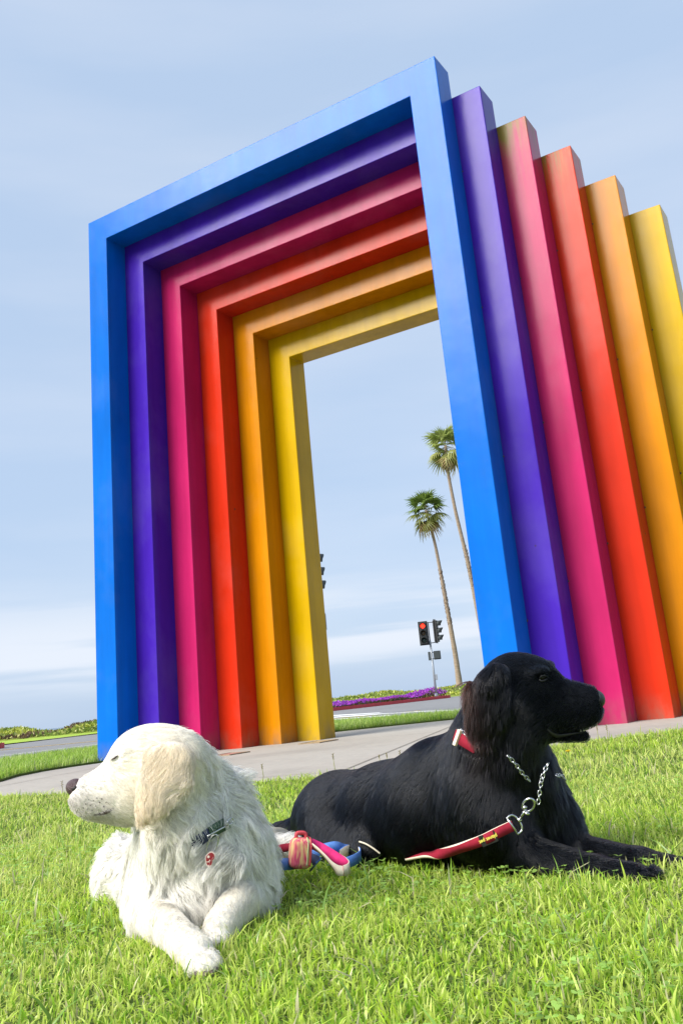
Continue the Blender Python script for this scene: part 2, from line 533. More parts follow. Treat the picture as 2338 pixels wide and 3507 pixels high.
P = (DV[ri, ci]*(1-fu)*(1-fv)+DV[ri, ci+1]*fu*(1-fv)+DV[ri+1, ci]*(1-fu)*fv+DV[ri+1, ci+1]*fu*fv)
clump = np.sin(P[:, 0]*1.9+1)*np.sin(P[:, 1]*1.3+2)+np.sin(P[:, 0]*.7-P[:, 1]*.9)
P[:, 2] += rn.uniform(-.03, .07, n)
base = np.where((clump > .2)[:, None], np.array([[.36, .40, .06]]), np.array([[.19, .26, .045]]))
brown = (np.sin(P[:, 0]*.5+P[:, 1]*.21) > .93)[:, None]
base = np.where(brown, np.array([[.13, .085, .05]]), base)
yel = rn.random(n)[:, None] < .13
base = np.where(yel, np.array([[.58, .58, .20]]), base)
C = base*rn.uniform(.6, 1.4, (n, 1))
scatter_leaves('dune_plant_cover', P, 0.19, C, upright=.4, seed=12)
# grass verge between the far road edge and the dune foot
e1, e2 = gp(15, 1710.5, ROADZ), gp(223, 1686, ROADZ)
ed = (e2-e1)/np.linalg.norm(e2-e1)
near_line = [e1-ed*30, e1, e2, e2+ed*9, np.array([MX1-7.0, k2[1]-1.0, 0]), np.array([MX1-5.5, k2[1]+4, 0]), at(1082, 1587.5, 62), at(1300, 1566, 66), at(1500, 1548, 68)]
NL = smooth = np.array([[np.interp(t_, range(len(near_line)), [q[k] for q in near_line]) for k in (0, 1)] for t_ in np.linspace(0, len(near_line)-1, 60)])
FL = np.array([[np.interp(t_, range(nx), cr[:, k]+hd[:, k]*-4.0) for k in (0, 1)] for t_ in np.linspace(0, nx-1, 60)])
bm = bm_new()
va = [bm.verts.new((*p, ROADZ+.035)) for p in NL]; vb = [bm.verts.new((*p, .03)) for p in FL]
for i_ in range(59):
    f = bm.faces.new((va[i_], va[i_+1], vb[i_+1], vb[i_])); f.normal_update()
    if f.normal.z < 0: f.normal_flip()
link('grass_verge', bm_done(bm, 'grass_verge', False), m_verge, kind='structure')
e3, e4 = gp(1046, 1596.5, ROADZ), gp(1150, 1584, ROADZ)
road_quad('far_footpath', [e3[:2], e4[:2], gp(1150, 1580.5, ROADZ)[:2], gp(1046, 1592.5, ROADZ)[:2]], m_conc, z=ROADZ+0.05)
# ================================================================== GATE
GW, GWL, GT, GD, GSO, GSI, GHO, GHI, GWR, GH = 4.8411, .3047, .3195, .3119, .3073, .2988, .3089, .3085, .314, 6.4
def paint(name, col, seed, moss=0.0, top=6.0, x_out=5.0):
    m = mat(name, col, rough=0.2, spec=0.145, noise=0.0)
    nt = m.node_tree; N = nt.nodes; L = nt.links
    b = N['Principled BSDF']
    tc = N.new('ShaderNodeTexCoord')
    def noise(scale, stretch, det=5, loc=(0, 0, 0)):
        mp = N.new('ShaderNodeMapping'); mp.inputs['Scale'].default_value = stretch; mp.inputs['Location'].default_value = loc
        L.new(tc.outputs['Object'], mp.inputs['Vector'])
        n = N.new('ShaderNodeTexNoise'); n.inputs['Scale'].default_value = scale; n.inputs['Detail'].default_value = det
        n.inputs['Roughness'].default_value = .6
        L.new(mp.outputs['Vector'], n.inputs['Vector'])
        return n.outputs['Fac']
    def rng(f, a, b_, c, d):
        r = N.new('ShaderNodeMapRange'); r.clamp = True
        for k, v in zip(('From Min', 'From Max', 'To Min', 'To Max'), (a, b_, c, d)): r.inputs[k].default_value = v
        L.new(f, r.inputs['Value']); return r.outputs['Result']
    def mul(a, b_):
        q = N.new('ShaderNodeMath'); q.operation = 'MULTIPLY'; L.new(a, q.inputs[0]); L.new(b_, q.inputs[1]); return q.outputs[0]
    cloudy = rng(noise(1.6, (1, 1, .55), 4, (seed, 0, 0)), .3, .7, .88, 1.12)      # roller-applied patches
    streak = rng(noise(9, (1, 1, .045), 5, (seed*2, 1, 0)), .35, .7, 1.06, .90)     # rain streaks
    v = mul(cloudy, streak)
    sc = N.new('ShaderNodeVectorMath'); sc.operation = 'SCALE'; sc.inputs[0].default_value = col
    L.new(v, sc.inputs['Scale'])
    # faded, chalky blotches
    mx = N.new('ShaderNodeMixRGB'); mx.inputs['Color2'].default_value = (*[min(1, c*0.82+0.09) for c in col], 1)
    L.new(sc.outputs['Vector'], mx.inputs['Color1'])
    L.new(rng(noise(.9, (1, 1, .8), 5, (0, seed, 3)), .52, .74, 0, .30), mx.inputs['Fac'])
    last = mx.outputs['Color']
    if moss > 0:
        sx_ = N.new('ShaderNodeSeparateXYZ'); L.new(tc.outputs['Object'], sx_.inputs[0])
        zt = rng(sx_.outputs['Z'], top-1.15, top-.02, 0, 1)
        zt2 = rng(sx_.outputs['Z'], top-.4, top, .25, 1)
        xo = mul(rng(sx_.outputs['X'], x_out-.34, x_out-.02, 1, .35), rng(sx_.outputs['X'], x_out-.5, x_out-.34, 0, 1))
        st = rng(noise(6, (1.6, 1.6, .10), 5, (seed, 4, 2)), .40, .62, 0, 1)
        g = mul(mul(zt, st), mul(zt2, xo))
        gm = N.new('ShaderNodeMath'); gm.operation = 'MULTIPLY'; gm.use_clamp = True; gm.inputs[1].default_value = moss*2.3; L.new(g, gm.inputs[0])
        m2 = N.new('ShaderNodeMixRGB'); m2.inputs['Color2'].default_value = (.19, .145, .025, 1)
        L.new(last, m2.inputs['Color1']); L.new(gm.outputs[0], m2.inputs['Fac'])
        last = m2.outputs['Color']
    # small dark specks of grime
    vo = N.new('ShaderNodeTexVoronoi'); vo.inputs['Scale'].default_value = 2.3
    L.new(tc.outputs['Object'], vo.inputs['Vector'])
    m3 = N.new('ShaderNodeMixRGB'); m3.inputs['Color2'].default_value = (.05, .03, .03, 1)
    L.new(last, m3.inputs['Color1']); L.new(rng(vo.outputs['Distance'], .022, .035, .8, 0), m3.inputs['Fac'])
    # splashed dirt along the feet
    sz_ = N.new('ShaderNodeSeparateXYZ'); L.new(tc.outputs['Object'], sz_.inputs[0])
    dirt = mul(rng(sz_.outputs['Z'], 0, .22, .75, 0), rng(noise(7, (1, 1, .5), 6, (1, 5, seed)), .38, .66, .1, 1))
    m5 = N.new('ShaderNodeMixRGB'); m5.inputs['Color2'].default_value = (.17, .13, .09, 1)
    L.new(m3.outputs['Color'], m5.inputs['Color1']); L.new(dirt, m5.inputs['Fac'])
    L.new(m5.outputs['Color'], b.inputs['Base Color'])
    rr = rng(noise(3, (1, 1, .3), 4, (2, seed, 1)), .3, .7, .15, .24)
    L.new(rr, b.inputs['Roughness'])
    n2 = N.new('ShaderNodeTexNoise'); n2.inputs['Scale'].default_value = 130; n2.inputs['Detail'].default_value = 3
    L.new(tc.outputs['Object'], n2.inputs['Vector'])
    bp = N.new('ShaderNodeBump'); bp.inputs['Strength'].default_value = .16; bp.inputs['Distance'].default_value = .004
    L.new(n2.outputs['Fac'], bp.inputs['Height'])
    n4 = N.new('ShaderNodeTexNoise'); n4.inputs['Scale'].default_value = 1.4; n4.inputs['Detail'].default_value = 3
    L.new(tc.outputs['Object'], n4.inputs['Vector'])
    b4 = N.new('ShaderNodeBump'); b4.inputs['Strength'].default_value = .35; b4.inputs['Distance'].default_value = .02
    L.new(n4.outputs['Fac'], b4.inputs['Height']); L.new(bp.outputs['Normal'], b4.inputs['Normal'])
    L.new(b4.outputs['Normal'], b.inputs['Normal'])
    return m
PAINTS = [('blue', (.001, .116, .50), 0), ('violet', (.048, .014, .33), 0), ('magenta', (.41, .014, .100), 1.0),
          ('red', (.54, .026, .007), .85), ('orange', (.54, .195, .002), .25), ('yellow', (.52, .32, .001), .12)]
gate = empty('rainbow_gate', (0, 0, 0))
tag(gate, 'tall gate of six nested square frames painted blue violet magenta red orange yellow', 'gate')
m_bolt = mat('dark_fixing', (.05, .035, .03), rough=.7)
m_seal = mat('seam_sealant', (.55, .42, .33), rough=.6)
for i, (cn, col, moss) in enumerate(PAINTS):
    x0, x1 = i*GSI, GW+i*GSO
    xi0, xi1 = GWL+i*GSI, GW-GWR+i*GSO
    zt, zi = GH-i*GHO, GH-GT-i*GHI
    y0, y1 = i*GD-(0.006 if i else 0), (i+1)*GD
    loop = [(x0, -.12), (x0, zt), (x1, zt), (x1, -.12), (xi1, -.12), (xi1, zi), (xi0, zi), (xi0, -.12)]
    bm = bm_new()
    f_ = [bm.verts.new((x, y0, z)) for x, z in loop]; b_ = [bm.verts.new((x, y1, z)) for x, z in loop]
    quads = [(0, 1, 6, 7), (1, 2, 5, 6), (2, 3, 4, 5)]
    for q in quads:
        bm.faces.new([f_[k] for k in q]); bm.faces.new([b_[k] for k in reversed(q)])
    for k in range(8):
        bm.faces.new((f_[k], f_[(k+1) % 8], b_[(k+1) % 8], b_[k]))
    bmesh.ops.recalc_face_normals(bm, faces=bm.faces)
    es = [e for e in bm.edges if len(e.link_faces) == 2 and e.link_faces[0].normal.angle(e.link_faces[1].normal) > .5]
    bmesh.ops.bevel(bm, geom=es, offset=.007, segments=2, affect='EDGES', profile=.5)
    fr = link('arch_frame', bm_done(bm, 'arch_frame'), paint(cn+'_paint', col, i*3.7+1, moss, zt, x1), gate)
    fr['label'] = cn + ' square arch frame'
    if i < 5:                                  # bead of sealant in the outer corner, with old fixings
        bm = bm_new()
        add_tube(bm, [(x1-.001, y1+.002, z_) for z_ in (0.02, 2, 4, zt-GHO-.01)], .0055, 6)
        se = link('seam_bead', bm_done(bm, 'seam_bead'), m_seal, gate, smooth=True)
        for z_ in np.arange(.9+.31*i, zt-.6, 1.45):
            bm = bm_new()
            add_ball(bm, (x1+.003, y1-.004, z_), (.011, .009, .012), 1)
            link('fixing', bm_done(bm, 'fixing'), m_bolt, se, smooth=True)

# small in-ground plates beside the left legs
m_plate = mat('ground_plate_metal', (.42, .31, .17), rough=.55, noise=.3, nscale=14)
m_rim = mat('ground_plate_rim', (.24, .17, .10), rough=.6, noise=.3, nscale=20)
def ground_plate(px, py, w, h, label, col=None):
    c = gp(px, py)
    e = empty('ground_plate', (c[0], c[1], 0), 0)
    tag(e, label, 'access plate', 'small plates set in the pavement')
    bm = bm_new(); add_box(bm, (-w/2, -h/2, -.02), (w/2, h/2, .007), bevel=.002)
    p = mat('plate_face', col, rough=.6, noise=.3, nscale=20) if col else m_plate
    link('plate', bm_done(bm, 'plate'), p, e)
    bm = bm_new()
    for lo, hi in (((-w/2-.025, -h/2-.025, -.02), (w/2+.025, -h/2-.002, .010)), ((-w/2-.025, h/2+.002, -.02), (w/2+.025, h/2+.025, .010)),
                   ((-w/2-.025, -h/2-.002, -.02), (-w/2-.002, h/2+.002, .010)), ((w/2+.002, -h/2-.002, -.02), (w/2+.025, h/2+.002, .010))):
        add_box(bm, lo, hi)
    link('rim', bm_done(bm, 'rim'), m_rim, e)
ground_plate(731, 1705, .22, .30, 'tan metal plate with rusty rim set in pavement by the yellow leg')
ground_plate(528, 1733, .20, .26, 'faded red plate set in pavement by the red leg', (.40, .20, .17))
# ================================================================== PALMS
m_trunk = mat('palm_bark', (.32, .25, .19), rough=.95, spec=.1, noise=.3, nscale=3, stretch=(1, 1, 5), bump=.8, bscale=9)
m_boot = mat('palm_boot', (.15, .09, .055), rough=.95, spec=.1, noise=.3, nscale=4)
def frond_mesh(name, droop, green, seed):
    r = np.random.default_rng(seed)
    V, F, C = [], [], []
    def quad(a, b, c, d, col):
        k = len(V); V.extend([a, b, c, d]); F.append((k, k+1, k+2, k+3)); C.extend([col]*4)
    L1 = .55
    pet = [np.array([L1*k/4, 0, -.10*droop*(k/4)**2]) for k in range(5)]
    for k in range(4):
        a, b = pet[k], pet[k+1]
        quad(a+[0, .016, 0], b+[0, .016, 0], b-[0, .016, 0], a-[0, .016, 0], (.20, .19, .06))
        quad(a+[0, 0, .016], b+[0, 0, .016], b-[0, 0, .016], a-[0, 0, .016], (.20, .19, .06))
    hub = pet[-1]
    ns = 18
    for k in range(ns):
        th = math.radians(-110+220*k/(ns-1))
        L = .78*(1-.25*abs(th)/2)*r.uniform(.85, 1.1)
        d = np.array([math.cos(th), math.sin(th), .22*abs(math.sin(th))])
        side = np.array([-math.sin(th), math.cos(th), 0])
        col = np.array(green)*r.uniform(.65, 1.35)
        p0 = hub; w0 = .012
        for s_ in range(1, 5):
            t = s_/4
            p1 = hub + d*L*t + np.array([0, 0, -droop*(.34*t**2.2)*L - (.28*max(0, t-.55) if r.random() < .6 else 0)])
            w1 = [.045, .050, .026, .004][s_-1]
            quad(p0+side*w0, p1+side*w1, p1-side*w1, p0-side*w0, col*(1 if s_ < 4 else 1.15))
            p0, w0 = p1, w1
    me = npmesh(name, np.array(V), np.array(F), smooth=False)
    vcol(me, np.array(C))
    me.materials.append(m_leaf)
    return me
FR = [frond_mesh('frond_up', .5, (.17, .25, .04), 1), frond_mesh('frond_mid', 1.2, (.15, .22, .045), 2), frond_mesh('frond_low', 1.9, (.20, .22, .055), 3), frond_mesh('frond_dry', 2.6, (.34, .25, .12), 4),
      frond_mesh('frond_pale', 1.2, (.30, .36, .10), 5), frond_mesh('frond_pale_low', 1.9, (.34, .36, .12), 6)]
def palm(path, label, rb, rt, crown_r, boots, pale, seed):
    r = np.random.default_rng(seed)
    P = np.array(path)
    base = P[0].copy()
    root = empty('palm_tree', base)
    tag(root, label, 'palm tree', 'tall fan palms beyond the road')
    Q = [P[0]+(0, 0, -.5)]
    for k in range(len(P)-1):
        for s_ in range(10):
            t = s_/10; Q.append(P[k]*(1-t)+P[k+1]*t)
    Q.append(P[-1]); Q = np.array(Q)
    for _ in range(12): Q[1:-1] = (Q[:-2]+Q[1:-1]*2+Q[2:])/4
    n = len(Q)
    hgt = Q[:, 2]-Q[0, 2]
    rad = rt+(rb-rt)*np.clip(1-hgt/hgt[-1], 0, 1)**1.3
    rad += .5*rb*np.exp(-hgt/.8)
    rad *= r.uniform(.95, 1.05, n)
    bm = bm_new()
    add_tube(bm, Q-base, list(rad), 12)
    link('trunk', bm_done(bm, 'trunk'), m_trunk, root, smooth=True)
    # old leaf bases still clinging to part of the trunk
    V, F = [], []
    for _ in range(boots[2]):
        t = r.uniform(boots[0], boots[1])
        k = t*(n-1); i = int(k); c = Q[i]*(1-k+i)+Q[min(i+1, n-1)]*(k-i)-base
        az = r.uniform(0, 2*PI); o = np.array([math.cos(az), math.sin(az), 0]); sd_ = np.array([-o[1], o[0], 0])
        ra = rad[i]; j = len(V); L = r.uniform(.10, .24)
        V += [c+o*ra*.8+sd_*.05, c+o*ra*.8-sd_*.05, c+o*(ra+.05)+(0, 0, L)-sd_*.02, c+o*(ra+.05)+(0, 0, L)+sd_*.02, c+o*(ra+.02)+(0, 0, L*.4)]
        F += [(j, j+1, j+4), (j+1, j+2, j+4), (j+2, j+3, j+4), (j+3, j, j+4)]
    bo = link('leaf_bases', npmesh('leaf_bases', np.array(V), np.array(F), False), m_boot, root, kind='stuff')
    top = Q[-1]-base
    N = 27
    for k in range(N):
        u = (k+.5)/N
        el = math.radians(84-134*u + r.normal()*6)
        az = k*2.39996+r.normal()*.2
        if u > .93: vi = 3
        elif u > .6: vi = 5 if pale else 2
        elif u > .25: vi = 4 if pale else 1
        else: vi = 4 if pale else 0
        o = bpy.data.objects.new('frond', FR[vi]); COL.objects.link(o)
        o.parent = root
        o.location = top + np.array([0, 0, .30-.65*u])
        M = Matrix.Rotation(az, 3, 'Z') @ Matrix.Rotation(-el, 3, 'Y') @ Matrix.Rotation(r.normal()*.35, 3, 'X')
        o.rotation_euler = M.to_euler()
        s_ = crown_r*(.8 if u < .12 else 1)*r.uniform(.88, 1.08)
        o.scale = (s_, s_, s_)
    return root
def z3(x, y, t): return at(704.2+x*.35645, 905.4+y*.35645, t)
TP = 68
palm([z3(x, y, TP) for x, y in ((985, 1888), (960, 1700), (936, 1560), (907, 1400), (880, 1250), (852, 1100), (825, 960), (797, 860), (768, 745))],
     'shorter palm with dark green crown and shaggy bark beside the traffic signal', .22, .10, 1.36, (.30, .60, 230), False, 2)
TP2 = 75
palm([z3(x, y, TP2) for x, y in ((1180, 1880), (1150, 1650), (1106, 1430), (1068, 1230), (1032, 1060), (992, 900), (958, 760), (926, 600), (905, 480), (893, 330))],
     'taller palm with pale green crown half hidden behind the blue post', .24, .12, 1.57, (.32, .5, 200), True, 5)

# ================================================================== TRAFFIC SIGNALS
m_pole = mat('galvanised_pole', (.34, .37, .40), rough=.5, metal=.6, noise=.1, nscale=3)
m_black = mat('signal_housing', (.012, .014, .014), rough=.5, noise=.2, nscale=5)
m_visor = mat('signal_visor', (.035, .045, .045), rough=.55)
m_red_on = mat('lit_red_lens', (.4, .01, .005), rough=.3, emit=(1.0, .03, .012), emit_s=1.6)
m_lens_r = mat('dark_red_lens', (.05, .006, .005), rough=.25)
m_lens_y = mat('dark_amber_lens', (.05, .03, .004), rough=.25)
m_lens_g = mat('dark_green_lens', (.004, .03, .018), rough=.25)
m_bolt2 = mat('signal_bracket', (.10, .11, .11), rough=.5, metal=.4)
def signal_head(parent, loc, rz, lit, w=.36, h=1.08, dp=.2):
    """faces local -Y; parts sit directly under the signal thing, lens and visor under the housing"""
    M = Matrix.Translation(loc) @ Matrix.Rotation(rz, 4, 'Z')
    bm = bm_new()
    add_box(bm, (-w/2, -dp/2, -h/2), (w/2, dp/2, h/2), M, bevel=.025)
    add_box(bm, (-w/2-.06, .02, -h/2-.06), (w/2+.06, .035, h/2+.06), M)
    hs = link('signal_housing', bm_done(bm, 'signal_housing'), m_black, parent)
    for k, (zz, ml) in enumerate(((h/3, m_red_on if lit else m_lens_r), (0, m_lens_y), (-h/3, m_lens_g))):
        bm = bm_new()
        add_ball(bm, (0, 0, 0), (.115, .03, .115), 3)
        me = bm_done(bm, 'lens'); me.transform(M @ Matrix.Translation((0, -dp/2, zz)))
        link('lens', me, ml, hs, smooth=True)
        bm = bm_new()
        outer = []
        for rr_, ln in ((.155, .27), (.146, .27)):
            row = []
            for q in range(17):
                th = math.radians(-35+250*q/16)
                cut = ln*(.55+.45*max(0, math.sin(th)))
                row.append((bm.verts.new((rr_*math.cos(th), -dp/2+.005, zz+rr_*math.sin(th))), bm.verts.new((rr_*math.cos(th), -dp/2-cut, zz+rr_*math.sin(th)))))
            outer.append(row)
        for row in outer:
            for q in range(16): bm.faces.new((row[q][0], row[q+1][0], row[q+1][1], row[q][1]))
        for q in range(16): bm.faces.new((outer[0][q][1], outer[0][q+1][1], outer[1][q+1][1], outer[1][q][1]))
        me = bm_done(bm, 'visor'); me.transform(M)
        link('visor', me, m_visor, hs, smooth=True)
    return hs
RZ = -YAW
SG = 53.0/45.0
base = at(1000.8, 1592, 53.0); GZ = .02; topz = GZ+(at(987.5, 1470, 53.0)[2]-GZ)/SG
sig = empty('traffic_signal', (base[0], base[1], GZ), RZ)
sig.scale = (SG, SG, SG)
tag(sig, 'grey pole with black traffic signal heads showing red above purple flowers', 'traffic light', 'traffic signals at the crossing')
H_ = topz-GZ
bm = bm_new()
add_tube(bm, [(0, 0, -.2), (0, 0, H_*.5), (0, 0, H_)], [.062, .055, .048], 12)
add_tube(bm, [(0, 0, 0), (0, 0, .22)], [.11, .08], 12)
link('pole', bm_done(bm, 'pole'), m_pole, sig, smooth=True)
hc = at(977, 1452, 53.0); hz = (hc[2]-GZ)/SG
s1 = signal_head(sig, (-.29, -.10, hz), -.12, True)
s2 = signal_head(sig, (.36, -.02, hz+.05), 1.25, False)
bm = bm_new()
add_tube(bm, [(-.29, 0, hz+.52), (.34, 0, hz+.52)], .022, 8); add_tube(bm, [(-.29, 0, hz-.52), (.34, 0, hz-.50)], .022, 8)
add_tube(bm, [(0, 0, hz-.6), (0, 0, hz+.55)], .03, 8)
link('bracket', bm_done(bm, 'bracket'), m_bolt2, sig, smooth=True)
pz = (at(1001, 1504, 53.0)[2]-GZ)/SG
bm = bm_new(); add_box(bm, (.10, -.14, pz-.21), (.45, .10, pz+.21), bevel=.03); pb = link('walk_signal', bm_done(bm, 'walk_signal'), m_black, sig)
bm = bm_new(); add_box(bm, (.13, -.20, pz-.17), (.42, -.142, pz+.17), bevel=.01); link('visor', bm_done(bm, 'visor'), m_visor, pb)
bm = bm_new(); add_box(bm, (-.17, -.10, pz-.22), (-.07, .16, pz+.2), bevel=.02); link('walk_signal', bm_done(bm, 'walk_signal'), m_visor, sig)
for q_ in (.16, -.16):
    bm = bm_new(); add_tube(bm, [(-.1, 0, pz+q_), (.2, 0, pz+q_)], .02, 6); link('bracket', bm_done(bm, 'bracket'), m_bolt2, sig)
bz = (at(1001, 1555, 53.0)[2]-GZ)/SG
bm = bm_new(); add_box(bm, (.05, -.07, bz-.14), (.16, .06, bz+.14), bevel=.015); link('push_button', bm_done(bm, 'push_button'), m_pole, sig)

T2 = 24.0
vt = at(741.5, 1313, T2)                      # tip of the middle visor, just clear of the yellow leg
rx = np.array([math.cos(RZ), math.sin(RZ), 0]); ry = np.array([-math.sin(RZ), math.cos(RZ), 0])
hc2 = vt - rx*.27
pl = hc2 - rx*.36
sig2 = empty('traffic_signal', (pl[0], pl[1], ROADZ), RZ)
tag(sig2, 'traffic signal almost hidden behind the yellow leg with three visors showing', 'traffic light', 'traffic signals at the crossing')
H2 = hc2[2]-ROADZ
bm = bm_new(); add_tube(bm, [(0, 0, 0), (0, 0, H2+.6)], [.06, .05], 12); add_tube(bm, [(0, 0, 0), (0, 0, .2)], [.12, .08], 12)
link('pole', bm_done(bm, 'pole'), m_pole, sig2, smooth=True)
signal_head(sig2, (.36, 0, H2), PI/2+.7, False)
for q_ in (.48, -.48):
    bm = bm_new(); add_tube(bm, [(0, 0, H2+q_), (.36, 0, H2+q_)], .022, 8); link('bracket', bm_done(bm, 'bracket'), m_bolt2, sig2, smooth=True)
wt = at(750.4, 1430, T2); wz = wt[2]-ROADZ; wx = float((wt-pl) @ rx)
bm = bm_new(); add_box(bm, (wx-.42, -.12, wz-.22), (wx, .12, wz+.22), bevel=.03); link('walk_signal', bm_done(bm, 'walk_signal'), m_black, sig2)
bm = bm_new(); add_tube(bm, [(0, 0, wz+.1), (wx-.2, 0, wz+.1)], .02, 6); link('bracket', bm_done(bm, 'bracket'), m_bolt2, sig2)
# ================================================================== ORGANIC BODIES (signed distance -> one continuous mesh)
class Body:
    def __init__(self, origin, rz):
        self.o = np.array(origin, float); self.rz = rz
        c, s = math.cos(rz), math.sin(rz)
        self.R = np.array([[c, s, 0], [-s, c, 0], [0, 0, 1.0]])      # world -> local
        self.prims = []
    def loc(self, p): return self.R @ (np.asarray(p, float)-self.o)
    def cone(self, a, ra, b, rb, k=.03, **kw):
        a, b = self.loc(a), self.loc(b)
        m = max(ra, rb)
        self.prims.append(dict(t='c', a=a, b=b, ra=ra, rb=rb, k=k, lo=np.minimum(a, b)-m, hi=np.maximum(a, b)+m, **kw))
    def ell(self, c, r, ax=None, k=.03, sub=False, **kw):
        c = self.loc(c); r = np.array(r, float)
        A = np.eye(3) if ax is None else np.array([self.R @ np.array(v, float) for v in ax])
        A = A/np.linalg.norm(A, axis=1)[:, None]
        m = r.max()
        self.prims.append(dict(t='e', c=c, r=r, A=A, k=k, sub=sub, lo=c-m, hi=c+m, **kw))
    def _d(self, p, X):
        if p['t'] == 'c':
            ba = p['b']-p['a']; v = X-p['a']
            h = np.clip(v @ ba/(ba @ ba), 0, 1)
            return np.linalg.norm(v-h[..., None]*ba, axis=-1)-(p['ra']+(p['rb']-p['ra'])*h)
        q = (X-p['c']) @ p['A'].T
        k0 = np.linalg.norm(q/p['r'], axis=-1); k1 = np.linalg.norm(q/p['r']**2, axis=-1)+1e-9
        return np.where(k0 < 1e-6, -p['r'].min(), k0*(k0-1)/k1)
    def eval(self, X):
        d = np.full(X.shape[:-1], 1.0)
        for p in self.prims:
            e = self._d(p, X); k = p['k']
            if p.get('sub'):
                h = np.clip(.5-.5*(d+e)/k, 0, 1); d = d*(1-h)-e*h+k*h*(1-h)
            else:
                h = np.clip(.5+.5*(d-e)/k, 0, 1); d = d*(1-h)+e*h-k*h*(1-h)
        return d
    def grid(self, vox):
        lo = np.min([p['lo'] for p in self.prims], 0)-.05; hi = np.max([p['hi'] for p in self.prims], 0)+.05
        n = np.ceil((hi-lo)/vox).astype(int)+1
        self.lo, self.vox, self.n = lo, vox, n
        ax = [lo[i]+np.arange(n[i])*vox for i in range(3)]
        D = np.full(n, .12, np.float64)
        for p in self.prims:
            mg = .09
            a = np.clip(np.floor((p['lo']-mg-lo)/vox).astype(int), 0, n-1); b = np.clip(np.ceil((p['hi']+mg-lo)/vox).astype(int)+1, 1, n)
            sl = tuple(slice(a[i], b[i]) for i in range(3))
            X = np.stack(np.meshgrid(*[ax[i][sl[i]] for i in range(3)], indexing='ij'), -1)
            e = self._d(p, X); d = D[sl]; k = p['k']
            if p.get('sub'):
                h = np.clip(.5-.5*(d+e)/k, 0, 1); D[sl] = d*(1-h)-e*h+k*h*(1-h)
            else:
                h = np.clip(.5+.5*(d-e)/k, 0, 1); D[sl] = d*(1-h)+e*h-k*h*(1-h)
        self.D = D
        return D
    def sample(self, X):
        q = np.clip((X-self.lo)/self.vox, 0, np.array(self.n)-1.001)
        i = q.astype(int); f = q-i
        D = self.D; r = 0
        for dx in (0, 1):
            for dy in (0, 1):
                for dz in (0, 1):
                    w = (f[..., 0] if dx else 1-f[..., 0])*(f[..., 1] if dy else 1-f[..., 1])*(f[..., 2] if dz else 1-f[..., 2])
                    r = r + w*D[i[..., 0]+dx, i[..., 1]+dy, i[..., 2]+dz]
        return r
    def grad(self, X):
        h = self.vox
        g = np.stack([self.sample(X+np.eye(3)[i]*h)-self.sample(X-np.eye(3)[i]*h) for i in range(3)], -1)
        return g/(np.linalg.norm(g, axis=-1, keepdims=True)+1e-9)
    def mesh(self):
        D, n, lo, vox = self.D, self.n, self.lo, self.vox
        ins = D < 0
        cn = n-1
        acc = np.zeros((*cn, 3)); cnt = np.zeros(cn)
        off = [(x, y, z) for x in (0, 1) for y in (0, 1) for z in (0, 1)]
        for axis in range(3):
            for o in off:
                if o[axis]: continue
                o2 = list(o); o2[axis] = 1
                s0 = tuple(slice(o[i], o[i]+cn[i]) for i in range(3)); s1 = tuple(slice(o2[i], o2[i]+cn[i]) for i in range(3))
                d0, d1 = D[s0], D[s1]
                cr_ = (d0 < 0) != (d1 < 0)
                t = np.where(cr_, d0/(d0-d1+1e-12), 0)
                for i in range(3):
                    acc[..., i] += np.where(cr_, (o[i] + (t if i == axis else 0)), 0)
                cnt += cr_
        has = cnt > 0
        ids = -np.ones(cn, int); ids[has] = np.arange(has.sum())
        ii = np.argwhere(has)
        V = lo + (ii + acc[has]/cnt[has][:, None])*vox
        F = []
        for axis in range(3):
            u, v = [(1, 2), (2, 0), (0, 1)][axis]
            s0 = [slice(1, n[i]-1) for i in range(3)]; s0[axis] = slice(0, n[axis]-1)
            s1 = list(s0); s1[axis] = slice(1, n[axis])
            a, b = ins[tuple(s0)], ins[tuple(s1)]
            e = np.argwhere(a != b); flip = a[tuple(e.T)]
            base = e.copy()
            for i in range(3):
                if i != axis: base[:, i] += 1
            def cell(du, dv):
                c = base.copy(); c[:, u] -= du; c[:, v] -= dv
                return ids[tuple(c.T)]
            q = np.stack([cell(1, 1), cell(0, 1), cell(0, 0), cell(1, 0)], 1)
            q[~flip] = q[~flip][:, ::-1]
            F.append(q)
        F = np.concatenate(F)
        F = F[(F >= 0).all(1)]
        return V, F
    def weights(self, X, sig=.010):
        ds = np.stack([self._d(p, X) for p in self.prims if not p.get('sub')], -1)
        w = np.exp(-(ds-ds.min(-1, keepdims=True))/sig)
        return w/w.sum(-1, keepdims=True)
    def world_pt(self, L): return self.o + np.asarray(L) @ self.R
    def hit(self, px, py, push=0.0):
        """where the sight line of a traced point meets the body: world point, world normal"""
        d = ray(px, py); d = d/np.linalg.norm(d)
        t = .6
        for _ in range(160):
            p = CAM+d*t
            e = float(self.sample(self.loc(p)[None])[0]) if hasattr(self, 'D') else float(self.eval(self.loc(p)[None])[0])
            if np.any(self.loc(p) < self.lo) or np.any(self.loc(p) > self.lo+self.vox*(np.array(self.n)-1)): e = .02
            if e < .0006 or t > 4: break
            t += max(e*.7, .0008)
        nrm = self.R.T @ self.grad(self.loc(p)[None])[0]
        return p+nrm*push, nrm

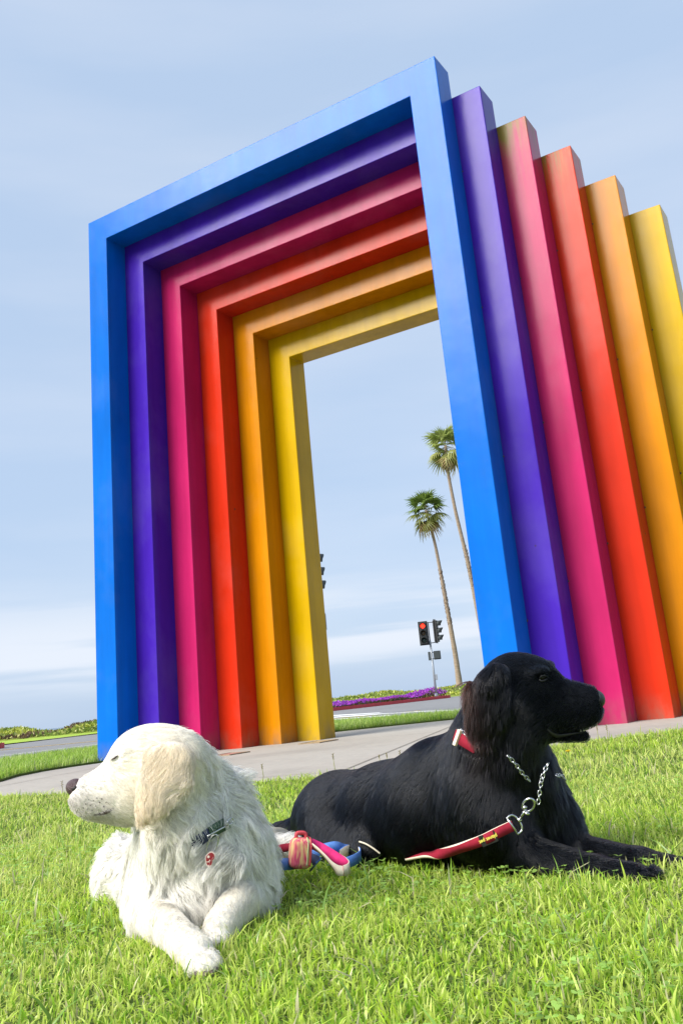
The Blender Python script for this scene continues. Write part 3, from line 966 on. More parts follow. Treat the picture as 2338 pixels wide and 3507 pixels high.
def fur(name, B, V, F, n, mt, parent, seed, dens=None, segs=6, clump=.5, clump_n=2600, frizz=.12, grav=.35, avoid=None, rad=.0005, min_len=.004, curl=0.0, swirl=.2):
    """strands combed along the coat of body B; length, comb direction and colour come from the nearest masses of the body"""
    r = np.random.default_rng(seed)
    T = np.concatenate([F[:, [0, 1, 2]], F[:, [0, 2, 3]]])
    a, b, c = V[T[:, 0]], V[T[:, 1]], V[T[:, 2]]
    ar = np.linalg.norm(np.cross(b-a, c-a), axis=1)
    cen = (a+b+c)/3
    if dens is not None: ar = ar*dens(cen)
    pick = r.choice(len(T), n, p=ar/ar.sum())
    u, v = r.random(n), r.random(n); s_ = u+v > 1; u[s_], v[s_] = 1-u[s_], 1-v[s_]
    P = a[pick]+(b-a)[pick]*u[:, None]+(c-a)[pick]*v[:, None]
    N = B.grad(P)
    if avoid is not None:
        k = ~avoid(B.world_pt(P)); P, N = P[k], N[k]; n = len(P)
    pr = [p for p in B.prims if not p.get('sub')]
    W = B.weights(P, .012)
    ln = W @ np.array([p.get('len', .02) for p in pr])
    lift = W @ np.array([p.get('lift', .25) for p in pr])
    flow = W @ np.array([B.R @ np.array(p.get('flow', (0, 0, -1)), float) for p in pr])
    colr = W @ np.array([p.get('col', (.5, .5, .5)) for p in pr])
    ln = np.maximum(ln*r.uniform(.65, 1.2, n), min_len)
    flow = flow - N*(flow*N).sum(1, keepdims=True)
    flow /= np.linalg.norm(flow, axis=1, keepdims=True)+1e-6
    # slow swirl so that the coat parts into locks
    f1 = np.sin(P @ np.array([31., 17, 23])+1.3)+np.sin(P @ np.array([-19., 37, 11])+.4)+.6*np.sin(P @ np.array([61., -43, 53]))
    side = np.cross(N, flow)
    f2 = np.sin(P @ np.array([73., 41, -37])+f1)+np.sin(P @ np.array([-53., 67, 29])+2.1+f1*.7)
    ang = swirl*(f1*.6+f2*.55)*np.clip(ln/.03, .1, 1.2)
    flow = flow*np.cos(ang)[:, None] + side*np.sin(ang)[:, None] + r.normal(size=(n, 3))*frizz
    lift = lift*(1+.5*np.sin(f2*1.7+P @ np.array([23., 31, -47])))
    D = flow*(1-lift)[:, None]+N*lift[:, None]
    D /= np.linalg.norm(D, axis=1, keepdims=True)
    pts = np.empty((n, segs, 3)); pts[:, 0] = P-N*.0015
    st = (ln/(segs-1))[:, None]
    g = np.array([0, 0, -1.0])
    phc = f1*2.2
    for k in range(1, segs):
        pts[:, k] = pts[:, k-1]+D*st
        D = D + g*grav*np.clip(ln, 0, .05)[:, None]/.05*.35
        if curl > 0:
            D = D + side*(np.sin(phc+k*7.5/segs)*curl*np.clip(ln/.04, 0, 1))[:, None]
        D /= np.linalg.norm(D, axis=1, keepdims=True)
    # gather strands into locks
    if clump > 0:
        m = min(clump_n, n)
        gi = r.choice(n, m, replace=False)
        kd = kdtree.KDTree(m)
        for j, q in enumerate(gi): kd.insert(P[q], j)
        kd.balance()
        own = np.array([gi[kd.find(p)[1]] for p in P])
        kf = (np.arange(segs)/(segs-1))**1.2
        am = clump*np.clip(ln/.03, .15, 1)*np.clip(ln[own]/ln, .3, 1)*r.uniform(.5, 1.1, n)
        pts = pts + (pts[own]-pts)*(kf[None, :, None]*am[:, None, None])
    # keep strands outside the skin
    flat = pts[:, 1:].reshape(-1, 3)
    d = B.sample(flat); want = np.repeat(np.linspace(.0015, .004, segs-1)[None], n, 0).ravel()
    bad = d < want
    flat[bad] += B.grad(flat[bad])*(want-d)[bad][:, None]
    flat = flat.reshape(n, segs-1, 3); pts[:, 1:] = flat
    # and above the ground
    pts[..., 2] = np.maximum(pts[..., 2], LZ+.004-B.o[2])
    hc = bpy.data.hair_curves.new(name)
    hc.add_curves([segs]*n)
    hc.attributes['position'].data.foreach_set('vector', np.ascontiguousarray(pts, np.float32).ravel())
    rd = hc.attributes.get('radius') or hc.attributes.new('radius', 'FLOAT', 'POINT')
    taper = np.interp(np.linspace(0, 1, segs), [0, .2, .4, .6, .8, 1], [1.0, 1.0, .92, .78, .55, .18])
    rr = np.clip(ln/.03, .55, 1.25)[:, None]*taper[None]*rad
    rd.data.foreach_set('value', np.ascontiguousarray(rr, np.float32).ravel())
    jit = np.clip(1+r.normal(size=(n, 1))*.14+.07*np.sin(f2*1.3)[:, None], .6, 1.14)
    ca = hc.attributes.new('Col', 'FLOAT_COLOR', 'CURVE')
    ca.data.foreach_set('color', np.c_[colr*jit, np.ones(n)].astype(np.float32).ravel())
    o = bpy.data.objects.new(name, hc)
    COL.objects.link(o)
    hc.materials.append(mt)
    o.parent = parent
    o['kind'] = 'stuff'
    return o, P, colr

def fur_mat(name, rough, spec, trans=0.0, sheen=0.0):
    m = bpy.data.materials.new(name); m.use_nodes = True
    nt = m.node_tree; b = nt.nodes['Principled BSDF']
    a = nt.nodes.new('ShaderNodeAttribute'); a.attribute_name = 'Col'
    nt.links.new(a.outputs['Color'], b.inputs['Base Color'])
    b.inputs['Roughness'].default_value = rough
    b.inputs['Specular IOR Level'].default_value = spec
    if trans > 0:
        t = nt.nodes.new('ShaderNodeBsdfTranslucent'); nt.links.new(a.outputs['Color'], t.inputs['Color'])
        mx = nt.nodes.new('ShaderNodeMixShader'); mx.inputs['Fac'].default_value = trans
        nt.links.new(b.outputs['BSDF'], mx.inputs[1]); nt.links.new(t.outputs['BSDF'], mx.inputs[2])
        nt.links.new(mx.outputs['Shader'], nt.nodes['Material Output'].inputs['Surface'])
    return m

def body_obj(name, B, m):
    V, F = B.mesh()
    me = npmesh(name, V, F)
    W = B.weights(V, .012)
    C = W @ np.array([p.get('skin', p.get('col', (.5, .5, .5))) for p in B.prims if not p.get('sub')])
    vcol(me, C)
    o = link(name, me, m)
    o.location = B.o; o.rotation_euler = (0, 0, B.rz)
    return o, V, F

def put(o, B):
    """give a mesh written in world space the body's frame as its parent"""
    return o

def hair_mat(name, col, rough, radial):
    m = bpy.data.materials.new(name); m.use_nodes = True
    nt = m.node_tree
    nt.nodes.remove(nt.nodes['Principled BSDF'])
    h = nt.nodes.new('ShaderNodeBsdfHairPrincipled')
    h.model = 'CHIANG'; h.parametrization = 'COLOR'
    a = nt.nodes.new('ShaderNodeAttribute'); a.attribute_name = 'Col'
    nt.links.new(a.outputs['Color'], h.inputs['Color'])
    h.inputs['Roughness'].default_value = rough; h.inputs['Radial Roughness'].default_value = radial
    h.inputs['Random Roughness'].default_value = .4
    h.inputs['IOR'].default_value = 1.31
    nt.links.new(h.outputs['BSDF'], nt.nodes['Material Output'].inputs['Surface'])
    return m
# ================================================================== DOGS
RW = np.array([_r[0], _r[1], 0]); RW /= np.linalg.norm(RW)
FW = np.array([-RW[1], RW[0], 0])
ZW = np.array([0, 0, 1.0])
def wv(r=0, f=0, z=0): return RW*r+FW*f+ZW*z
DOG_RZ = math.atan2(RW[1], RW[0])
def attach(o, B, parent):
    M = (Matrix.Translation(Vector(B.o)) @ Matrix.Rotation(B.rz, 4, 'Z')).inverted()
    o.data.transform(M)
    o.parent = parent
    return o
m_pale_skin = mat('pale_coat_skin', rough=.8, spec=.2, attr='Col')
m_pale_fur = fur_mat('pale_fur', .55, .2, trans=.38)
m_black_skin = mat('black_coat_skin', rough=.7, spec=.1, attr='Col')
m_black_fur = hair_mat('black_fur', None, .22, .35)
m_eye = mat('eye_dark', (.008, .006, .005), rough=.12, spec=.35)
m_lid = mat('eye_lid', (.10, .075, .065), rough=.5)
m_lip = mat('lip_dark', (.035, .02, .022), rough=.35, spec=.5)
m_nose_pink = mat('nose_brown', (.070, .040, .043), rough=.40, spec=.5, noise=.25, nscale=90, bump=.5, bscale=420)
m_nose_black = mat('nose_black', (.018, .02, .023), rough=.36, spec=.6, noise=.2, nscale=90, bump=.5, bscale=420)
m_nostril = mat('nostril', (.006, .004, .004), rough=.6)
m_gum = mat('gum', (.016, .015, .018), rough=.4, spec=.5)
m_tooth = mat('tooth', (.7, .68, .6), rough=.3)

# ------------------------------------------------------------------ the pale dog
wb = at(440, 2060, 1.80)
W = Body((wb[0], wb[1], 0), DOG_RZ)
CR, EAR, WHT = (.90, .86, .78), (.88, .82, .715), (.92, .905, .865)
FACE = (.91, .88, .81); MUZ = (.70, .675, .65)
up, dn = (0, 0, 1), (0, 0, -1)
back = wv(0, 1, -.25)
# trunk
W.cone(at(458, 1990, 1.76), .118, at(438, 1985, 2.02), .122, k=.05, len=.045, lift=.28, flow=wv(0, .8, -.7), col=WHT)
W.cone(at(438, 1985, 2.02), .122, at(415, 1985, 2.28), .115, k=.05, len=.04, lift=.3, flow=wv(-.2, .8, -.6), col=WHT)
W.ell(at(455, 2010, 1.70), (.108, .096, .112), (RW, FW, ZW), k=.05, len=.072, lift=.30, flow=wv(.0, -.25, -1), col=WHT)     # chest
W.ell(at(385, 2035, 1.70), (.066, .075, .07), (RW, FW, ZW), k=.04, len=.045, lift=.25, flow=wv(-.35, .1, -1), col=WHT)    # shoulders
W.ell(at(550, 2010, 1.74), (.062, .08, .085), (RW, FW, ZW), k=.04, len=.05, lift=.28, flow=wv(.45, .1, -1), col=WHT)
# haunches, the near one lying out to the left
W.ell(at(292, 2000, 2.07), (.058, .115, .062), (RW, FW, ZW), k=.035, len=.04, lift=.42, flow=wv(-.8, .1, -.5), col=WHT)
W.cone(at(300, 2035, 2.0), .038, at(330, 2045, 1.86), .032, k=.03, len=.03, lift=.3, flow=wv(-.5, -.2, -.8), col=WHT)
W.ell(at(560, 1985, 2.12), (.06, .12, .062), (RW, FW, ZW), k=.035, len=.045, lift=.35, flow=wv(.8, .1, -.5), col=WHT)
# tail swept round to the right
W.cone(at(545, 1965, 2.30), .04, at(610, 1958, 2.24), .026, k=.03, len=.055, lift=.25, flow=wv(.9, -.1, -.25), col=CR)
W.cone(at(610, 1958, 2.24), .026, at(655, 1938, 2.16), .013, k=.02, len=.05, lift=.2, flow=wv(1, -.1, .12), col=WHT)
# neck
W.cone(at(458, 1940, 1.71), .102, at(412, 1806, 1.70), .075, k=.05, len=.058, lift=.30, flow=wv(.30, .15, -1), col=WHT)
W.ell(at(492, 1862, 1.74), (.046, .062, .072), (RW, FW, ZW), k=.04, len=.060, lift=.36, flow=wv(.55, .2, -1), col=WHT)
W.ell(at(405, 1890, 1.64), (.058, .05, .055), (RW, FW, ZW), k=.04, len=.05, lift=.25, flow=wv(.15, -.2, -1), col=WHT)
# skull, brow, muzzle
W.ell(at(378, 1757, 1.67), (.081, .070, .067), (RW, FW, ZW), k=.03, len=.024, lift=.20, flow=wv(1, 0, -.15), col=FACE)
W.ell(at(332, 1745, 1.655), (.062, .058, .054), (RW, FW, ZW), k=.03, len=.011, lift=.12, flow=wv(1, 0, .25), col=FACE)
W.ell(at(325, 1805, 1.645), (.062, .056, .058), (RW, FW, ZW), k=.03, len=.022, lift=.16, flow=wv(1, 0, -.45), col=FACE)
W.cone(at(285, 1797, 1.645), .0445, at(208, 1817, 1.632), .0275, k=.022, len=.007, lift=.10, flow=wv(1, 0, .1), col=FACE, skin=FACE)
W.cone(at(270, 1826, 1.642), .040, at(205, 1840, 1.630), .0255, k=.02, len=.0045, lift=.10, flow=wv(1, 0, -.25), col=MUZ, skin=(.60, .55, .52))
W.ell(at(190, 1828, 1.63), (.021, .022, .027), (RW, FW, ZW), k=.012, len=.004, lift=.08, flow=wv(1, 0, -.2), col=(.46, .43, .42), skin=(.40, .36, .36))
W.cone(at(268, 1846, 1.622), .018, at(212, 1850, 1.619), .014, k=.010, len=.006, lift=.10, flow=wv(1, 0, -.5), col=MUZ, skin=(.60, .55, .52))
W.cone(at(290, 1864, 1.648), .024, at(212, 1866, 1.636), .0125, k=.014, len=.006, lift=.12, flow=wv(1, 0, -.4), col=(.78, .745, .68), skin=(.55, .48, .46))
W.ell(at(275, 1738, 1.612), (.019, .014, .012), (RW, FW, ZW), k=.014, len=.006, lift=.08, flow=wv(.8, 0, .7), col=FACE)      # brow ridge
W.ell(at(263, 1742, 1.598), (.013, .012, .010), (RW, FW, ZW), k=.010, sub=True)                                                  # eye socket
# ear: a hanging flap outside the cheek, folded at its root
e1 = at(388, 1742, 1.612); e2 = at(352, 1845, 1.585)
ex = (e2-e1)/np.linalg.norm(e2-e1); ey = np.cross(FW, ex)
EF = dict(len=.022, lift=.055, col=EAR)
W.ell(at(386, 1770, 1.585), (.050, .012, .042), (ex, FW, ey), k=.012, flow=wv(-.15, 0, -1), **EF)
W.ell(at(362, 1818, 1.574), (.046, .011, .034), (ex, FW, ey), k=.012, flow=wv(-.42, 0, -1), **dict(EF, col=(.855, .775, .65)))
W.ell(at(338, 1852, 1.570), (.030, .009, .016), (ex, FW, ey), k=.01, flow=wv(-.5, 0, -1), **dict(EF, col=(.83, .735, .60)))
W.ell(at(414, 1796, 1.584), (.020, .010, .020), (RW, FW, ZW), k=.014, flow=wv(-.7, 0, -1), **EF)
W.cone(at(356, 1736, 1.598), .014, at(424, 1748, 1.606), .017, k=.016, len=.014, lift=.10, flow=wv(.1, -.1, -1), col=(.80, .70, .56))
# fore legs
LEGC = (.84, .81, .745)
W.cone(at(372, 2060, 1.68), .056, at(350, 2098, 1.62), .040, k=.03, len=.03, lift=.2, flow=wv(-.2, 0, -1), col=WHT)
W.cone(at(352, 2104, 1.615), .0345, at(428, 2168, 1.425), .0225, k=.02, len=.012, lift=.12, flow=wv(.4, -.8, -.4), col=LEGC)
W.cone(at(428, 2168, 1.425), .0225, at(452, 2190, 1.375), .0235, k=.014, len=.008, lift=.10, flow=wv(.4, -.8, -.3), col=LEGC)
W.cone(at(556, 2045, 1.70), .045, at(556, 2068, 1.65), .0365, k=.03, len=.03, lift=.2, flow=wv(.3, 0, -1), col=WHT)
W.cone(at(549, 2070, 1.615), .034, at(511, 2124, 1.54), .0245, k=.014, len=.012, lift=.12, flow=wv(-.3, -.8, -.5), col=LEGC)
W.cone(at(511, 2124, 1.54), .0245, at(499, 2142, 1.515), .0235, k=.014, len=.008, lift=.10, flow=wv(-.3, -.8, -.3), col=LEGC)
def toes(B, c, fwd, side, col, sc=1.0):
    c = np.array(c, float); fwd = fwd/np.linalg.norm(fwd)
    for s_, l_ in ((-1.45, .012), (-.5, .023), (.5, .023), (1.45, .012)):
        a = c+side*s_*.0125*sc
        b = a+fwd*l_*sc+side*s_*.003*sc
        b = np.array([b[0], b[1], max(b[2]-.006, LZ+.012)])
        B.cone(a, .0135*sc, b, .0112*sc, k=.006, len=.006, lift=.12, flow=fwd+np.array([0, 0, -.4]), col=col)
pw = at(463, 2204, 1.348); toes(W, pw, pw-at(428, 2168, 1.425), np.cross(ZW, (pw-at(428, 2168, 1.425))/np.linalg.norm(pw-at(428, 2168, 1.425))), LEGC, .82)
pw2 = at(492, 2154, 1.498); d_ = pw2-at(513, 2126, 1.555); toes(W, pw2, d_, np.cross(ZW, d_/np.linalg.norm(d_)), LEGC, .8)
W.grid(.0055)
pale, WV, WF = body_obj('dog', W, m_pale_skin)
tag(pale, 'pale cream long haired dog lying on the grass facing left with closed eyes', 'dog', 'dogs lying on the grass')

def ball_part(name, c, r, ax, m, B, parent, sub=3):
    bm = bm_new()
    A = Matrix([Vector(np.array(a, float)/np.linalg.norm(a)) for a in ax]).transposed().to_4x4()
    add_ball(bm, c, r, sub, A)
    return attach(link(name, bm_done(bm, name), m, smooth=True), B, parent)
def tube_on(name, B, pxs, rad, m, parent, push=0.0, n=8):
    pts = [B.hit(x, y, push)[0] for x, y in pxs]
    bm = bm_new(); add_tube(bm, pts, rad, n)
    return attach(link(name, bm_done(bm, name), m, smooth=True), B, parent)
# nose leather
nt_ = at(175, 1809, 1.63)
nose = ball_part('nose', nt_, (.0185, .0165, .0155), (wv(1, 0, -.35), FW, wv(.35, 0, 1)), m_nose_pink, W, pale)
ball_part('nostril', at(172, 1812, 1.6155), (.0068, .004, .0042), (wv(1, -.4, .65), wv(.4, 1, 0), wv(-.65, 0, 1)), m_nostril, W, nose, 2)
ball_part('nostril', at(160, 1813, 1.636), (.004, .006, .0042), (RW, FW, ZW), m_nostril, W, nose, 2)
# closed eye, mouth line, whisker spots
p_, n_ = W.hit(264, 1740.5)
ed_ = at(271, 1736, 1.6)-at(257, 1746, 1.6)
eye = ball_part('eye', p_+n_*.0015, (.0078, .003, .0017), (ed_, n_, np.cross(ed_, n_)), m_lip, W, pale, 2)
tube_on('mouth', W, [(216, 1872.5), (228, 1870.5), (240, 1867), (251, 1862.5), (261, 1857)], [.0012, .0026, .0038, .0042, .0014], m_lip, pale, -.0004)
bm = bm_new()
for x, y in ((216, 1838), (209, 1848), (221, 1850), (231, 1842), (205, 1836), (198, 1846), (228, 1858), (240, 1851), (213, 1859), (224, 1832), (236, 1834), (202, 1857), (193, 1854), (246, 1842)):
    p, nn = W.hit(x, y)
    add_ball(bm, p+nn*.0022,   .0010 if (x+y) % 3 else .0015, 1)
wsp = attach(link('whisker_spots', bm_done(bm, 'whisker_spots'), m_lip, kind='stuff'), W, pale)
# claws
for c_, dd_ in ((pw, pw-at(428, 2168, 1.425)), (pw2, d_)):
    dd_ = dd_/np.linalg.norm(dd_); sd_ = np.cross(ZW, dd_)
    for s_, l_ in ((-1.5, .026), (-.5, .037), (.5, .037), (1.5, .026)):
        a = np.array(c_)+sd_*s_*.0104+dd_*l_*.86; a[2] = max(a[2]-.008, LZ+.010)
        bm = bm_new(); add_tube(bm, [a, a+dd_*.007+np.array([0, 0, -.004])], [.0028, .001], 6)
        attach(link('claw', bm_done(bm, 'claw'), m_lid, smooth=True), W, pale)

def near_any(pts, rads):
    pts = np.array(pts)
    def f(X):
        o = np.zeros(len(X), bool)
        for p, r in zip(pts, rads): o |= ((X-p)**2).sum(1) < r*r
        return o
    return f
tagp, tagn = W.hit(481, 1974)
av = near_any([p_, nt_, W.hit(476, 1904)[0], W.hit(497, 1899)[0]], [.0070, .020, .014, .012])
fur('fur', W, WV, WF, 270000, m_pale_fur, pale, 21, segs=8, clump=.74, clump_n=5600, frizz=.15, grav=.5, avoid=av, rad=.00036, curl=.62, swirl=.75)

# ------------------------------------------------------------------ the black dog
bb = at(1000, 1960, 2.05)
K = Body((bb[0], bb[1], 0), DOG_RZ)
BK = (.0035, .0045, .007); BRN = (.05, .02, .012)
bkf = wv(-1, .25, -.25)
K.ell(at(775, 1886, 2.40), (.125, .115, .108), (wv(1, -.8, 0), wv(.8, 1, 0), ZW), k=.05, len=.022, lift=.10, flow=wv(-.9, .3, -.7), col=BK)     # croup
K.cone(at(790, 1878, 2.36), .112, at(900, 1872, 2.20), .113, k=.05, len=.022, lift=.08, flow=wv(-1, .5, -.45), col=BK)
K.cone(at(900, 1872, 2.20), .113, at(1010, 1862, 2.08), .135, k=.05, len=.024, lift=.08, flow=wv(-.9, .5, -.7), col=BK)
K.cone(at(1010, 1862, 2.08), .135, at(1110, 1850, 2.00), .142, k=.05, len=.03, lift=.08, flow=wv(-.75, .3, -.9), col=BK)
K.ell(at(1195, 1866, 1.97), (.108, .10, .118), (RW, FW, ZW), k=.05, len=.045, lift=.16, flow=wv(.15, -.1, -1), col=BK)                          # fore chest
K.cone(at(1195, 1930, 1.95), .085, at(1255, 1900, 1.96), .06, k=.05, len=.05, lift=.2, flow=wv(.35, -.1, -1), col=BK)
K.ell(at(1112, 1850, 1.885), (.080, .060, .112), (RW, FW, ZW), k=.04, len=.03, lift=.08, flow=wv(-.55, 0, -1), col=BK)                            # shoulder
K.cone(at(1075, 1760, 2.02), .075, at(1010, 1768, 2.07), .055, k=.06, len=.028, lift=.06, flow=wv(-.7, 0, -.8), col=BK)                            # withers
# neck and throat
K.cone(at(1132, 1800, 1.98), .116, at(1142, 1705, 1.945), .090, k=.05, len=.045, lift=.15, flow=wv(-.12, -.1, -1), col=BK)
K.cone(at(1142, 1705, 1.945), .089, at(1166, 1620, 1.93), .073, k=.04, len=.035, lift=.12, flow=wv(-.3, -.1, -1), col=BK)
K.ell(at(1206, 1785, 1.95), (.054, .065, .095), (RW, FW, ZW), k=.04, len=.045, lift=.2, flow=wv(.3, -.1, -1), col=BK)
# skull
K.ell(at(1186, 1574, 1.935), (.074, .066, .067), (RW, FW, ZW), k=.03, len=.010, lift=.06, flow=wv(-1, 0, -.1), col=BK)
K.ell(at(1236, 1572, 1.925), (.046, .050, .048), (RW, FW, ZW), k=.026, len=.007, lift=.05, flow=wv(-1, 0, .3), col=BK)
K.ell(at(1228, 1632, 1.92), (.060, .050, .058), (RW, FW, ZW), k=.03, len=.010, lift=.06, flow=wv(-1, 0, -.4), col=BK)
K.ell(at(1258, 1531, 1.965), (.013, .014, .011), (RW, FW, ZW), k=.014, len=.006, lift=.1, flow=wv(-.6, 0, .6), col=BK)                             # far brow
K.ell(at(1238, 1545, 1.882), (.020, .012, .010), (RW, FW, ZW), k=.014, len=.006, lift=.08, flow=wv(-.8, 0, .5), col=BK)
# muzzle: bridge, lips, far side, jaw
K.cone(at(1272, 1597, 1.918), .0385, at(1352, 1603, 1.900), .0245, k=.02, len=.0045, lift=.04, flow=wv(-1, 0, .1), col=BK)
K.cone(at(1268, 1628, 1.910), .036, at(1345, 1630, 1.897), .0275, k=.02, len=.005, lift=.05, flow=wv(-1, 0, -.4), col=BK)
K.ell(at(1357, 1628, 1.898), (.021, .024, .030), (RW, FW, ZW), k=.012, len=.004, lift=.05, flow=wv(-1, 0, -.3), col=BK)
K.cone(at(1262, 1662, 1.912), .020, at(1340, 1655, 1.895), .0155, k=.016, len=.006, lift=.05, flow=wv(-.8, 0, -.8), col=BK)                        # upper flews
K.cone(at(1235, 1676, 1.925), .024, at(1340, 1690, 1.905), .0115, k=.010, len=.007, lift=.08, flow=wv(-1, 0, -.3), col=BK)                        # lower jaw
K.ell(at(1246, 1557, 1.868), (.012, .010, .009), (RW, FW, ZW), k=.008, sub=True)
# ear: long hanging flap
KE = dict(lift=.06, col=BK)
K.cone(at(1146, 1545, 1.872), .018, at(1120, 1575, 1.866), .022, k=.016, len=.02, flow=wv(-.1, 0, -1), **KE)
K.ell(at(1130, 1592, 1.862), (.036, .013, .052), (RW, FW, wv(-.22, 0, 1)), k=.014, len=.035, flow=wv(-.2, 0, -1), **KE)
K.ell(at(1120, 1640, 1.858), (.042, .012, .050), (RW, FW, wv(-.2, 0, 1)), k=.014, len=.045, flow=wv(-.15, 0, -1), **KE)
K.ell(at(1086, 1618, 1.868), (.016, .011, .046), (RW, FW, wv(.45, 0, 1)), k=.014, len=.05, flow=wv(-.42, 0, -1), lift=.12, col=BRN)
# fore legs
K.cone(at(1135, 1895, 1.88), .068, at(1185, 1952, 1.85), .046, k=.03, len=.03, lift=.12, flow=wv(-.3, 0, -1), col=BK)
K.cone(at(1185, 1958, 1.85), .040, at(1370, 2003, 1.735), .026, k=.02, len=.014, lift=.08, flow=wv(1, -.3, -.4), col=BK)
K.cone(at(1370, 2003, 1.735), .026, at(1462, 2017, 1.685), .024, k=.014, len=.010, lift=.08, flow=wv(1, -.3, -.3), col=BK)
K.cone(at(1270, 1925, 1.97), .055, at(1310, 1957, 1.92), .042, k=.03, len=.03, lift=.12, flow=wv(.3, 0, -1), col=BK)
K.cone(at(1310, 1960, 1.92), .040, at(1470, 1985, 1.82), .028, k=.02, len=.012, lift=.08, flow=wv(1, -.3, -.4), col=BK)
K.cone(at(1470, 1985, 1.82), .028, at(1590, 2006, 1.765), .023, k=.014, len=.010, lift=.08, flow=wv(1, -.3, -.3), col=BK)
q1 = at(1478, 2018, 1.675); d1_ = q1-at(1370, 2003, 1.735); q2 = at(1612, 2010, 1.752); d2_ = q2-at(1470, 1985, 1.82)
toes(K, q1, d1_, np.cross(ZW, d1_/np.linalg.norm(d1_)), BK, .95); toes(K, q2, d2_, np.cross(ZW, d2_/np.linalg.norm(d2_)), BK, .95)
# hind leg folded under the flank, tail
K.ell(at(778, 1905, 2.265), (.105, .060, .088), (wv(1, -.6, 0), wv(.6, 1, 0), ZW), k=.035, len=.03, lift=.12, flow=wv(-.55, 0, -1), col=BK)
K.cone(at(765, 1930, 2.24), .055, at(850, 1945, 2.10), .045, k=.03, len=.03, lift=.15, flow=wv(-.3, -.2, -1), col=BK)
K.cone(at(850, 1958, 2.09), .034, at(745, 1958, 2.20), .026, k=.02, len=.025, lift=.15, flow=wv(-.6, -.2, -.6), col=BK)
K.cone(at(745, 1960, 2.20), .026, at(830, 1970, 2.08), .022, k=.02, len=.012, lift=.1, flow=wv(.8, -.4, -.5), col=BK)
K.cone(at(720, 1895, 2.55), .035, at(655, 1902, 2.56), .018, k=.02, len=.05, lift=.15, flow=wv(-1, 0, -.15), col=BK)
K.grid(.0055)
blk, KV, KF = body_obj('dog', K, m_black_skin)
tag(blk, 'black long haired dog lying on the grass with its head turned right', 'dog', 'dogs lying on the grass')
kn = at(1368, 1606, 1.899)
knose = ball_part('nose', kn, (.0185, .019, .0195), (wv(1, 0, .2), FW, wv(-.2, 0, 1)), m_nose_black, K, blk)
ball_part('nostril', at(1374, 1609, 1.8815), (.0055, .004, .0062), (wv(1, -.3, -.5), wv(.3, 1, 0), wv(.5, 0, 1)), m_nostril, K, knose, 2)
kp, kn_ = K.hit(1246, 1557)
keye = ball_part('eye', kp-kn_*.0045, (.0080, .0070, .0066), (RW, FW, ZW), m_eye, K, blk, 3)
m_klid = mat('black_lid', (.008, .009, .011), rough=.5, spec=.4)
tube_on('eyelid', K, [(1236, 1561), (1241, 1564.5), (1248, 1564), (1256, 1558)], [.0012, .0022, .0022, .001], m_klid, blk, .002)
tube_on('eyelid', K, [(1236, 1558), (1242, 1551), (1249, 1550), (1257, 1555)], [.0012, .0024, .0024, .001], m_klid, blk, .002)
tube_on('lower_lip', K, [(1256, 1674), (1264, 1683), (1278, 1688), (1296, 1687), (1316, 1684), (1338, 1682)], [.002, .0045, .0055, .004, .003, .002], m_gum, blk, .001)
bm = bm_new()
for x, y, s_ in ((1346, 1677, 1.3), (1340, 1679, .8), (1333, 1680, .7)):
    p = at(x, y, 1.893); add_tube(bm, [p, p+np.array([0, 0, .006*s_])], [.0028*s_, .0008], 6)
attach(link('tooth', bm_done(bm, 'tooth'), m_tooth, smooth=True, kind='stuff'), K, blk)
kc = [K.hit(x, y)[0] for x, y in ((1050, 1690), (1060, 1697), (1072, 1704), (1083, 1711), (1094, 1716))]
av = near_any([kp, kn]+kc, [.009, .021]+[.017]*5)
fur('fur', K, KV, KF, 200000, m_black_fur, blk, 31, segs=6, clump=.5, clump_n=6500, frizz=.08, grav=.4, avoid=av, rad=.00042, curl=.07, swirl=.16)
# ================================================================== COLLARS, LEASHES, POUCH
m_steel = mat('chrome_steel', (.58, .59, .61), rough=.24, metal=1.0)
m_redstrap = mat('red_velvet', (.25, .012, .03), rough=.85, spec=.2, noise=.25, nscale=60)
m_pinkstrap = mat('pink_velvet', (.58, .03, .16), rough=.85, spec=.2, noise=.25, nscale=60)
m_cream = mat('cream_backing', (.74, .66, .52), rough=.9, spec=.1, noise=.1, nscale=80)
m_blue = mat('blue_strap', (.10, .22, .56), rough=.85, spec=.2, noise=.4, nscale=55)
m_navy = mat('navy_strap_and_shade', (.018, .028, .075), rough=.8, noise=.4, nscale=40)
m_green = mat('green_strap', (.045, .09, .05), rough=.8, noise=.5, nscale=45)
m_label = mat('black_label', (.006, .006, .005), rough=.6)
m_ltext = mat('label_yellow_text', (.72, .62, .10), rough=.6)
m_tagred = mat('tag_red_enamel', (.26, .008, .016), rough=.2, coat=.5)
m_tagwhite = mat('tag_pale_enamel', (.78, .62, .58), rough=.25, coat=.5)

